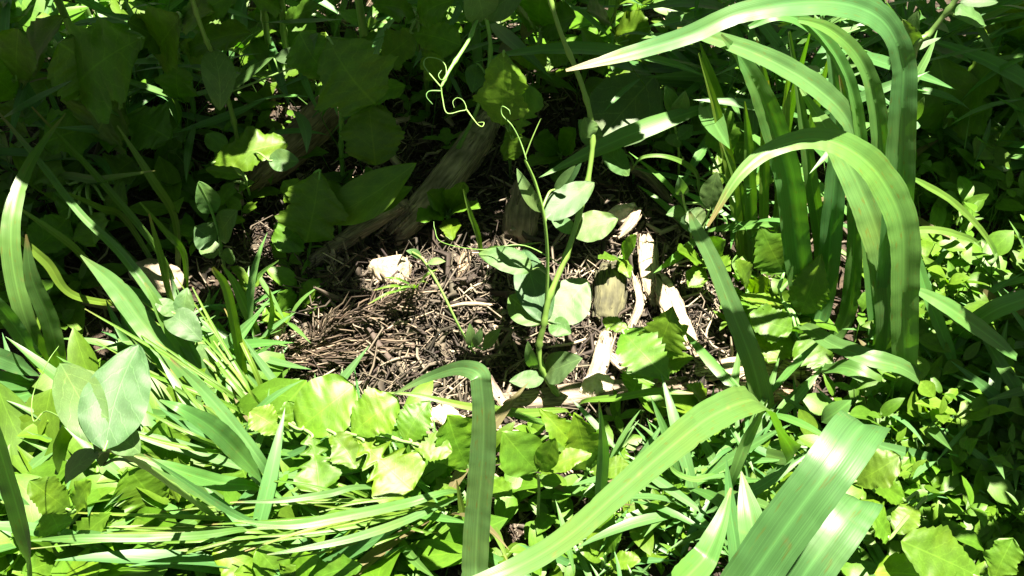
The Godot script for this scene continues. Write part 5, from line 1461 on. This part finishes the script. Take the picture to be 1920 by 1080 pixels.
	blade([-113,-15,208,91,38,-18,1.6, -131,35,227,82,58,-1,2.6, -172,68,241,45,85,27,3.1, -222,78,244,3,99,14,2.4, -273,71,238,-15,97,20,0.6],306,"blade",28)
	blade([-117,-15,211,93,31,-22,0.8, -129,35,228,81,59,-7,1.4, -168,60,246,42,86,28,1.7, -216,70,250,6,100,0,1.3, -263,66,244,-12,97,19,0.6],307,"blade",28)
	blade([-116,-15,212,92,27,-28,1.2, -126,35,230,83,47,-29,1.9, -153,78,258,63,78,-1,2.2, -190,88,266,-11,88,46,1.8, -233,68,257,-44,89,14,0.6],308,"blade",12)
	blade([-117,-15,207,85,43,-31,0.8, -134,35,230,80,58,-15,1.3, -176,81,257,55,80,23,1.5, -231,91,267,23,94,24,1.2, -277,100,277,24,95,21,0.6],309,"blade",28)
	blade([-115,-15,211,92,26,-30,1.3, -123,35,228,84,44,-32,2.2, -145,75,253,71,69,12,2.5, -177,85,256,0,89,45,2.0, -211,78,247,-24,96,14,0.6],310,"blade",12)
	blade([-111,-15,213,94,33,-8,1.7, -128,35,229,86,50,-13,2.8, -159,78,253,62,77,15,3.3, -201,88,260,17,94,29,2.6, -239,90,262,6,97,23,0.6],311,"blade",28)
	blade([-116,-15,209,84,36,-41,0.8, -127,35,230,84,50,-21,1.4, -158,74,252,63,72,28,1.6, -198,84,264,-1,88,48,1.3, -242,66,264,-37,90,25,0.6],312,"blade",20)
	blade([-114,-15,210,89,37,-28,1.3, -129,35,230,84,52,-17,2.1, -162,78,254,62,74,27,2.5, -207,88,263,2,95,31,1.9, -252,77,262,-23,95,23,0.6],313,"blade",28)
	blade([-115,-15,209,88,32,-35,1.4, -125,35,228,85,49,-19,2.4, -154,67,247,59,77,25,2.8, -191,77,252,15,97,18,2.2, -226,78,252,1,97,23,0.6],314,"blade",28)
	blade([-113,-15,213,94,25,-24,0.9, -122,35,229,89,42,-17,1.6, -144,64,245,60,80,-4,1.9, -173,74,253,-8,90,43,1.5, -206,57,248,-48,86,19,0.7],315,"blade",20)
	blade([-113,-15,212,89,41,-20,1.0, -131,35,231,73,68,-6,1.7, -176,56,252,34,94,9,2.0, -228,66,265,-1,96,27,1.6, -282,52,263,-26,94,22,0.6],316,"blade",12)
	blade([-112,-15,208,78,40,-47,1.2, -124,35,231,81,52,-27,2.0, -150,66,250,54,84,-6,2.4, -182,76,264,5,94,33,1.9, -216,63,269,-30,90,30,0.6],317,"blade",20)
	thing("grass_tuft","loose grass stems fanning up from the mat beside the bark","plant","flattened grass on the lower mat",-0.170,0.131)
	tint=Color(1.25,1.04,0.60)
	blade([-166,-15,129,97,16,16,0.8, -177,35,141,82,42,38,1.4, -206,58,134,21,89,40,1.7, -247,68,106,11,99,3,1.4, -289,69,68,-7,99,9,0.8],318,"blade",20)
	blade([-173,-15,131,99,-2,15,1.0, -174,35,144,97,12,21,1.6, -190,82,154,70,62,35,1.9, -221,92,137,-15,94,30,1.5, -255,86,110,-20,98,3,0.7],319,"blade",28)
	blade([-172,-15,129,95,9,-29,1.3, -172,35,145,98,11,17,2.2, -187,75,152,71,63,32,2.6, -213,85,137,-4,90,44,2.1, -238,88,120,-1,98,19,0.7],320,"blade",20)
	blade([-169,-15,128,98,16,8,1.4, -178,35,142,89,31,32,2.3, -206,77,142,48,81,33,2.7, -249,87,119,13,97,19,2.2, -288,96,99,10,96,26,0.7],321,"blade",28)
	blade([-171,-15,130,76,-14,64,1.4, -170,35,140,67,11,73,2.4, -183,61,130,7,78,62,2.9, -205,71,99,19,97,13,2.4, -226,78,65,5,98,17,0.8],322,"blade",28)
	blade([-166,-15,128,99,14,0,1.1, -173,35,143,77,37,52,1.8, -198,55,126,24,91,34,2.3, -229,65,103,-24,96,15,1.8, -269,46,64,-32,94,-13,0.8],323,"blade",20)
	blade([-170,-15,131,100,-3,-6,1.1, -167,35,145,100,-1,0,1.8, -168,83,160,71,19,68,2.1, -182,93,145,33,92,22,1.7, -195,100,129,14,94,31,0.7],324,"blade",20)
	blade([-172,-15,130,91,-3,42,0.9, -175,35,140,66,40,64,1.5, -205,59,117,25,93,28,1.9, -242,69,87,2,100,0,1.5, -284,60,51,-21,98,1,0.8],325,"blade",20)
	blade([-171,-15,130,92,-6,40,1.5, -172,35,141,72,24,65,2.5, -193,59,126,22,87,45,3.0, -221,69,99,-11,99,13,2.5, -254,61,62,-18,98,-5,0.8],326,"blade",12)
	blade([-169,-15,132,92,-8,38,0.9, -170,35,143,70,17,69,1.5, -185,57,130,47,84,28,1.9, -207,67,109,-14,99,-2,1.5, -236,49,71,-30,93,-23,0.8],327,"blade",28)
	blade([-170,-15,131,96,16,-25,1.8, -174,35,148,97,23,-3,3.0, -191,79,162,75,64,18,3.5, -221,89,154,-20,95,25,2.8, -258,73,131,-39,92,-1,0.7],328,"blade",20)
	blade([-169,-15,131,100,-1,-1,1.7, -168,35,145,95,5,31,2.9, -178,57,147,34,61,71,3.5, -195,67,130,-22,98,0,2.8, -221,48,90,-25,92,-29,0.8],329,"blade",12)
	blade([-173,-15,132,99,5,14,0.9, -177,35,145,89,38,27,1.6, -207,57,145,39,91,12,1.9, -247,67,129,16,99,1,1.6, -286,70,107,-2,98,19,0.7],330,"blade",28)
	blade([-170,-15,134,31,-17,93,1.8, -167,35,142,41,1,91,3.0, -172,71,134,43,62,66,3.6, -185,81,111,1,100,6,2.9, -201,75,82,-14,98,-15,0.7],331,"blade",28)
	blade([-173,-15,131,54,-14,83,0.7, -171,35,139,54,32,78,1.2, -191,54,115,16,92,35,1.5, -218,64,81,-14,98,11,1.2, -249,55,36,-15,98,-10,0.8],332,"blade",20)
	thing("grass_tuft","fine stems leaning across the mat beneath the pale stalks","plant","flattened grass on the lower mat",-0.181,0.158)
	tint=Color(1.25,1.04,0.60)
	blade([-183,-15,159,96,-9,25,1.7, -181,35,171,89,0,46,2.9, -191,81,175,78,50,38,3.4, -213,91,162,-29,92,27,2.7, -241,76,138,-39,91,-13,0.7],333,"blade",20)
	blade([-179,-15,159,99,11,-12,1.5, -182,35,174,94,21,-26,2.5, -191,83,195,88,43,20,2.9, -214,93,188,4,96,28,2.3, -239,92,174,-13,98,11,0.7],334,"blade",12)
	blade([-181,-15,161,97,2,26,1.7, -185,35,172,81,35,47,2.8, -210,55,161,23,82,52,3.5, -242,65,150,-26,91,31,2.8, -281,46,126,-41,91,-3,0.7],335,"blade",12)
	blade([-183,-15,162,52,-23,82,1.8, -178,35,173,87,1,50,3.0, -189,51,172,53,73,43,3.7, -205,61,162,27,96,10,3.0, -221,63,146,-2,99,13,0.7],336,"blade",28)
	blade([-182,-15,159,60,18,-78,1.6, -177,35,174,100,-7,3,2.6, -175,83,186,76,3,65,3.1, -185,93,181,17,99,3,2.5, -197,88,171,-38,92,-7,0.7],337,"blade",12)
	blade([-184,-15,154,99,2,-16,1.3, -183,35,168,88,13,45,2.1, -200,62,163,49,82,30,2.5, -227,72,141,5,100,-2,2.1, -259,64,107,-18,98,-7,0.7],338,"blade",28)
	blade([-184,-15,158,87,-18,45,1.4, -180,35,170,97,6,-22,2.4, -183,83,188,88,31,36,2.8, -201,93,172,12,99,-9,2.2, -225,84,140,-18,97,-14,0.7],339,"blade",20)
	blade([-183,-15,160,31,-23,92,0.8, -178,35,171,59,-6,80,1.4, -184,67,167,43,52,74,1.7, -198,77,153,-26,96,7,1.4, -218,61,127,-34,89,-29,0.7],340,"blade",20)
	blade([-184,-15,159,86,15,-48,1.6, -183,35,176,86,29,-43,2.6, -195,79,199,84,53,12,3.0, -221,89,198,24,91,34,2.4, -244,95,192,17,95,27,0.7],341,"blade",20)
	blade([-178,-15,159,95,13,-28,1.1, -180,35,175,86,24,-45,1.8, -184,81,198,92,38,-7,2.1, -202,91,195,-16,91,37,1.7, -224,81,179,-37,93,-6,0.7],342,"blade",20)
	blade([-178,-15,160,81,-14,57,1.4, -176,35,170,62,0,79,2.4, -182,54,163,54,68,49,2.9, -192,64,147,7,99,-9,2.4, -208,52,116,-18,94,-29,0.7],343,"blade",20)
	thing("grass_tuft","short matted stems in front of the lobed leaf","plant","flattened grass on the lower mat",-0.088,0.196)
	tint=Color(1.25,1.04,0.60)
	blade([-85,-15,192,77,30,-57,1.8, -90,35,211,94,30,-17,3.0, -103,54,216,68,67,30,3.7, -119,64,213,-23,96,16,2.9, -139,49,195,-49,85,-20,0.7],344,"blade",28)
	blade([-88,-15,194,55,29,-78,1.3, -88,35,212,91,21,-35,2.2, -96,63,220,88,39,26,2.7, -108,73,220,1,100,-4,2.1, -121,63,211,-56,83,-10,0.7],345,"blade",28)
	blade([-88,-15,197,70,17,-69,1.4, -87,35,211,100,7,-5,2.3, -92,52,215,87,42,24,2.8, -100,62,212,34,92,18,2.2, -109,61,202,-16,99,0,0.7],346,"blade",28)
	blade([-86,-15,193,82,29,-49,1.1, -92,35,212,89,31,-33,1.8, -106,83,231,87,48,14,2.1, -127,93,231,2,99,16,1.6, -149,85,224,-38,92,12,0.6],347,"blade",28)
	blade([-90,-15,192,-54,47,-70,1.0, -79,35,217,-50,56,-66,1.7, -65,69,245,-53,71,-46,2.0, -53,79,255,15,88,44,1.6, -45,64,248,85,50,-15,0.6],348,"blade",20)
	blade([-86,-15,198,-71,32,-62,1.8, -78,35,215,-80,39,-45,3.0, -62,74,233,-76,59,-26,3.6, -49,84,240,-47,88,-13,2.8, -38,89,247,-42,91,-1,0.6],349,"blade",12)
	blade([-91,-15,193,-24,45,-86,0.9, -84,35,217,-4,47,-88,1.5, -85,60,232,40,59,-70,1.8, -87,70,245,37,85,-36,1.4, -89,72,256,17,97,-17,0.6],350,"blade",20)
	thing("mustard_plant","lime mustard seedling between the bleached chips and pea leaves","plant","mustard plants",0.089,-0.023)
	tint=Color(1.00,1.00,1.00)
	leaf("mustard",[85,30,-2,65,50,13,-20,97,14,14.0,1,7,14,351])
	stem([89,-10,-23,87,22,-11,85,30,-2,83,32,0],1.50,0.80,"petiole")
	leaf("mustard",[87,30,-3,95,60,-2,-21,94,27,14.8,1,8,9,352])
	stem([89,-10,-23,88,22,-11,87,30,-3,88,34,-3],1.50,0.80,"petiole")
	leaf("mustard",[84,30,-5,91,30,15,-20,93,32,12.4,1,11,11,353])
	stem([89,-10,-23,86,22,-12,84,30,-5,84,30,-2],1.50,0.80,"petiole")
	thing("mustard_plant","dark mustard seedling behind the second bleached chip","plant","mustard plants",0.157,-0.023)
	tint=Color(1.00,1.00,1.00)
	leaf("mustard",[149,30,-2,124,60,14,13,98,15,24.5,1,2,15,354])
	stem([157,-10,-23,152,22,-11,149,30,-2,146,34,0],1.50,0.80,"petiole")
	leaf("mustard",[151,30,-3,159,70,12,-2,89,46,22.0,1,5,12,355])
	stem([157,-10,-23,153,22,-11,151,30,-3,152,35,-1],1.50,0.80,"petiole")
	leaf("mustard",[149,30,4,135,30,25,-2,92,39,20.6,1,11,10,356])
	stem([157,-10,-23,152,23,-7,149,30,4,148,30,6],1.50,0.80,"petiole")
	leaf("mustard",[152,30,1,164,50,26,4,94,34,22.8,5,7,10,357])
	stem([157,-10,-23,154,23,-9,152,30,1,153,32,4],1.50,0.80,"petiole")
	thing("mustard_plant","mustard seedling under the leaning dark blade","plant","mustard plants",0.187,0.011)
	tint=Color(1.00,1.00,1.00)
	leaf("mustard",[178,30,31,154,40,54,5,93,36,22.4,5,7,12,358])
	stem([187,-10,11,182,22,23,178,30,31,175,31,34],1.50,0.80,"petiole")
	leaf("mustard",[179,30,28,164,70,33,-8,96,25,21.5,1,10,8,359])
	stem([187,-10,11,182,22,21,179,30,28,177,35,29],1.50,0.80,"petiole")
	leaf("mustard",[181,30,31,188,60,40,-2,84,54,20.0,1,4,9,360])
	stem([187,-10,11,183,22,23,181,30,31,182,34,32],1.50,0.80,"petiole")
	leaf("mustard",[178,30,36,178,30,67,-16,91,39,24.0,5,4,6,361])
	stem([187,-10,11,182,23,26,178,30,36,178,30,40],1.50,0.80,"petiole")
	thing("mustard_plant","small mustard leaves at the foot of the toothed plant","plant","mustard plants",0.144,0.117)
	tint=Color(1.00,1.00,1.00)
	leaf("mustard",[139,20,126,121,50,129,2,99,15,20.9,5,3,12,362])
	stem([144,-10,117,141,14,122,139,20,126,137,24,126],1.50,0.80,"petiole")
	leaf("mustard",[141,20,126,150,40,148,-2,100,9,20.9,1,6,5,363])
	stem([144,-10,117,142,14,122,141,20,126,142,22,129],1.50,0.80,"petiole")
	leaf("mustard",[138,20,131,114,40,144,-6,98,18,20.9,1,7,5,364])
	stem([144,-10,117,141,14,125,138,20,131,135,22,132],1.50,0.80,"petiole")
	leaf("mustard",[142,20,133,137,40,165,4,98,19,22.1,5,9,7,365])
	stem([144,-10,117,143,14,126,142,20,133,141,22,137],1.50,0.80,"petiole")
	leaf("mustard",[138,20,131,98,50,146,-16,94,29,18.5,3,10,14,366])
	stem([144,-10,117,141,14,125,138,20,131,133,24,132],1.50,0.80,"petiole")
	thing("pea_plant","pea shoot with oval leaves lying on the leaning pale stalks","plant","pea vines",-0.231,0.079)
	tint=Color(1.00,1.00,1.00)
	stem([-231,-20,79,-218,50,101,-216,80,105,-224,100,107],1.20,0.80,"stem")
	leaf("pea",[-231,100,105,-206,90,122,0,95,30,19.9,0,11,5,367])
	stem([-224,100,107,-228,102,106,-231,100,105,-228,99,107],0.90,0.60,"petiole")
	leaf("pea",[-220,95,108,-217,110,92,11,97,23,14.3,0,10,8,368])
	leaf("pea",[-215,70,109,-209,50,120,36,89,29,13.3,0,8,13,369])
	stem([-217,72,104,-216,72,107,-215,70,109,-215,68,110],0.90,0.60,"petiole")
	leaf("pea",[-224,100,107,-237,110,102,15,97,21,12.0,0,5,6,370])
	thing("mustard_plant","low mustard leaves in shade at the back of the mulch heap","plant","mustard plants",-0.168,0.028)
	tint=Color(1.00,1.00,1.00)
	leaf("mustard",[-165,20,38,-173,50,47,-4,90,42,22.4,1,3,9,371])
	stem([-168,-10,28,-166,14,34,-165,20,38,-166,24,39],1.50,0.80,"petiole")
	leaf("mustard",[-163,20,36,-143,50,37,6,95,30,20.1,1,10,6,372])
	stem([-168,-10,28,-165,14,32,-163,20,36,-161,24,36],1.50,0.80,"petiole")
	leaf("mustard",[-165,20,41,-184,40,64,33,93,18,20.0,1,8,10,373])
	stem([-168,-10,28,-166,14,35,-165,20,41,-167,22,44],1.50,0.80,"petiole")
	leaf("mustard",[-163,20,38,-127,40,44,11,96,26,17.7,3,8,8,374])
	stem([-168,-10,28,-165,14,34,-163,20,38,-159,22,39],1.50,0.80,"petiole")
	thing("mustard_plant","young mustard rosette in the shade beneath the tendrils","plant","mustard plants",-0.054,-0.077)
	tint=Color(1.00,1.00,1.00)
	leaf("mustard",[-54,20,-63,-68,50,-58,8,96,28,26.0,1,9,13,375])
	stem([-54,-10,-77,-54,14,-69,-54,20,-63,-55,24,-63],1.50,0.80,"petiole")
	leaf("mustard",[-52,20,-65,-38,60,-60,28,89,37,23.3,1,3,6,376])
	stem([-54,-10,-77,-53,14,-70,-52,20,-65,-50,25,-64],1.50,0.80,"petiole")
	leaf("mustard",[-54,20,-60,-76,40,-35,3,98,19,23.3,1,9,14,377])
	stem([-54,-10,-77,-54,14,-67,-54,20,-60,-56,22,-57],1.50,0.80,"petiole")
	leaf("mustard",[-51,20,-62,-25,50,-40,24,94,23,21.5,1,9,10,378])
	stem([-54,-10,-77,-52,14,-68,-51,20,-62,-48,24,-60],1.50,0.80,"petiole")
	leaf("mustard",[-53,20,-57,-47,30,-24,-7,96,28,19.8,1,10,14,379])
	stem([-54,-10,-77,-53,15,-65,-53,20,-57,-52,21,-53],1.50,0.80,"petiole")
	thing("mustard_plant","young mustard rosette at the far edge of the dark hollow","plant","mustard plants",0.043,-0.149)
	tint=Color(1.00,1.00,1.00)
	leaf("mustard",[41,20,-134,18,50,-121,-7,83,55,27.3,1,3,5,380])
	stem([43,-10,-149,42,14,-140,41,20,-134,38,24,-133],1.50,0.80,"petiole")
	leaf("mustard",[43,20,-135,53,60,-123,17,93,32,24.5,1,5,12,381])
	stem([43,-10,-149,43,14,-141,43,20,-135,44,25,-134],1.50,0.80,"petiole")
	leaf("mustard",[41,20,-131,13,40,-100,-18,96,21,22.6,1,4,12,382])
	stem([43,-10,-149,42,14,-138,41,20,-131,37,22,-127],1.50,0.80,"petiole")
	leaf("mustard",[42,20,-131,36,30,-91,4,85,53,19.9,1,2,7,383])
	stem([43,-10,-149,43,14,-138,42,20,-131,42,21,-126],1.50,0.80,"petiole")
	tint=Color(1,1,1)
	shade_canopy_plant("tall mustard stalk added for shade at the far corner behind the huge dark leaves",-0.40,-0.30,0.50,Vector2(0.02,0.22),0.55,18,0.130,40,"tall mustard plants added to cast shade")
	tint=Color(1,1,1)
	shade_canopy_plant("tall mustard stalk added for shade behind the outermost dim leaves",-0.54,-0.16,0.46,Vector2(0.05,0.14),0.55,15,0.130,41,"tall mustard plants added to cast shade")
	tint=Color(1,1,1)
	shade_canopy_plant("tall mustard stalk added for shade rising behind the mid green plant",-0.28,-0.36,0.54,Vector2(0.03,0.28),0.55,20,0.130,42,"tall mustard plants added to cast shade")
	tint=Color(1,1,1)
	shade_canopy_plant("tall mustard stalk added for shade rising between the bare pale stalks and the broad leaves",-0.17,-0.31,0.50,Vector2(-0.02,0.24),0.55,20,0.125,43,"tall mustard plants added to cast shade")
	tint=Color(1,1,1)
	shade_canopy_plant("tall mustard stalk added for shade behind the stacked green leaves",-0.07,-0.38,0.55,Vector2(-0.01,0.30),0.55,20,0.130,44,"tall mustard plants added to cast shade")
	tint=Color(1,1,1)
	shade_canopy_plant("tall mustard stalk added for shade behind the jagged leaf",0.03,-0.32,0.49,Vector2(-0.02,0.22),0.55,18,0.120,45,"tall mustard plants added to cast shade")
	tint=Color(1,1,1)
	shade_canopy_plant("tall mustard stalk added for shade behind the long arching tip",0.13,-0.40,0.52,Vector2(-0.02,0.25),0.55,18,0.120,46,"tall mustard plants added to cast shade")
	tint=Color(1,1,1)
	shade_canopy_plant("tall mustard stalk added to shade the dark hollow",0.22,-0.30,0.46,Vector2(-0.02,0.16),0.55,14,0.115,47,"tall mustard plants added to cast shade")
	tint=Color(1,1,1)
	shade_canopy_plant("tall mustard stalk added for shade leaning in over the shaded crossing blades",-0.44,-0.08,0.46,Vector2(0.10,0.06),0.55,18,0.125,48,"tall mustard plants added to cast shade")
	tint=Color(1,1,1)
	shade_canopy_plant("tall mustard stalk added for shade beside the dim leaves at the outer edge",-0.37,-0.20,0.50,Vector2(0.04,0.17),0.55,16,0.125,49,"tall mustard plants added to cast shade")
	tint=Color(1,1,1)
	shade_canopy_plant("tall mustard stalk added for shade at the back behind the tall clump",0.36,-0.38,0.45,Vector2(0.00,0.10),0.55,12,0.115,50,"tall mustard plants added to cast shade")
	tint=Color(1,1,1)
	shade_canopy_plant("tall mustard stalk added for shade past the top corner pea vine",0.50,-0.22,0.46,Vector2(-0.05,0.10),0.55,18,0.120,51,"tall mustard plants added to cast shade")
	tint=Color(1,1,1)
	shade_canopy_plant("tall mustard stalk added for shade behind the dim upright leaf",0.43,-0.28,0.48,Vector2(0.02,0.16),0.55,16,0.120,52,"tall mustard plants added to cast shade")
	tint=Color(1,1,1)
	shade_canopy_plant("tall mustard stalk added for shade beyond the side edge weeds",0.52,0.04,0.42,Vector2(-0.09,0.05),0.55,15,0.110,53,"tall mustard plants added to cast shade")
	tint=Color(1,1,1)
	shade_canopy_plant("tall mustard stalk added for shade just outside the ruffled yellow leaf",0.50,0.20,0.42,Vector2(-0.12,0.00),0.55,14,0.110,54,"tall mustard plants added to cast shade")
	tint=Color(1,1,1)
	shade_canopy_plant("tall mustard stalk added for shade just outside the fan of glossy blades",-0.50,0.05,0.44,Vector2(0.12,-0.02),0.55,16,0.120,55,"tall mustard plants added to cast shade")
	tint=Color(1,1,1)
	shade_canopy_plant("tall mustard stalk added for shade filling the back between jagged leaf and arching tip",0.09,-0.27,0.50,Vector2(0.00,0.18),0.55,16,0.120,56,"tall mustard plants added to cast shade")
	tint=Color(1,1,1)
	shade_canopy_plant("tall mustard stalk added for shade just behind the brown branch",-0.13,-0.24,0.52,Vector2(-0.01,0.18),0.55,18,0.125,57,"tall mustard plants added to cast shade")
	tint=Color(1,1,1)
	shade_canopy_plant("tall mustard stalk added for shade just behind the coiled tendrils",-0.03,-0.22,0.50,Vector2(-0.01,0.14),0.55,16,0.120,58,"tall mustard plants added to cast shade")

func place_undergrowth() -> void:
	tint=Color(1.00,1.00,1.00)
	weeds("chickweed_mat","mat of small leafy weeds under the cereal blades at the side",[[0.318,0.153,0.076,200,0.080,20],[0.339,0.043,0.074,120,0.080,20],[0.395,-0.052,0.067,90,0.090,22],[0.230,0.216,0.072,120,0.050,18],[0.314,0.235,0.056,100,0.060,22],[0.107,0.187,0.059,50,0.040,18]],3,3,"mustard")
	tint=Color(1.00,1.00,1.00)
	weeds("seedling_mat","sunlit low seedlings and clover covering the lower corner",[[-0.242,0.192,0.088,190,0.050,40],[-0.121,0.223,0.068,120,0.040,36],[-0.220,0.131,0.035,30,0.040,28],[0.014,0.223,0.071,50,0.030,20]],5,4,"mustard")
	tint=Color(1.00,1.00,1.00)
	weeds("fine_grass","fine short grass sprouting through the sunlit mat",[[-0.230,0.117,0.043,22,0.050,60],[-0.264,0.175,0.089,40,0.050,70],[-0.129,0.220,0.086,45,0.050,70],[-0.196,0.059,0.025,10,0.040,40],[0.324,0.131,0.085,60,0.070,60],[0.086,0.216,0.072,30,0.050,50],[0.179,0.196,0.058,36,0.050,55]],6,6,"blade")
	tint=Color(1.00,1.00,1.00)
	weeds("shade_weeds","dim undergrowth of small leaves in the shade at the back",[[-0.454,-0.352,0.140,80,0.090,42],[-0.382,0.011,0.051,30,0.050,30],[-0.337,-0.149,0.133,64,0.060,34],[-0.126,-0.177,0.116,20,0.040,26],[-0.192,-0.335,0.160,80,0.080,38],[0.021,-0.335,0.160,80,0.080,36],[0.219,-0.221,0.100,60,0.080,30],[0.384,-0.184,0.097,80,0.090,32],[-0.377,-0.034,0.070,30,0.050,28],[0.141,-0.184,0.058,14,0.050,24],[0.184,0.033,0.038,10,0.040,22],[-0.180,0.000,0.034,6,0.040,22],[-0.238,-0.070,0.040,9,0.050,28]],8,3,"mustard")
	tint=Color(1.00,1.00,1.00)
	weeds("shade_grass","thin dim stalks of grass at the back",[[-0.192,-0.335,0.224,40,0.150,100],[0.021,-0.335,0.160,36,0.140,90],[0.238,-0.184,0.107,50,0.150,100],[0.375,-0.149,0.104,50,0.140,100],[-0.370,-0.184,0.126,22,0.120,90],[0.184,-0.034,0.039,7,0.080,60]],9,6,"blade")
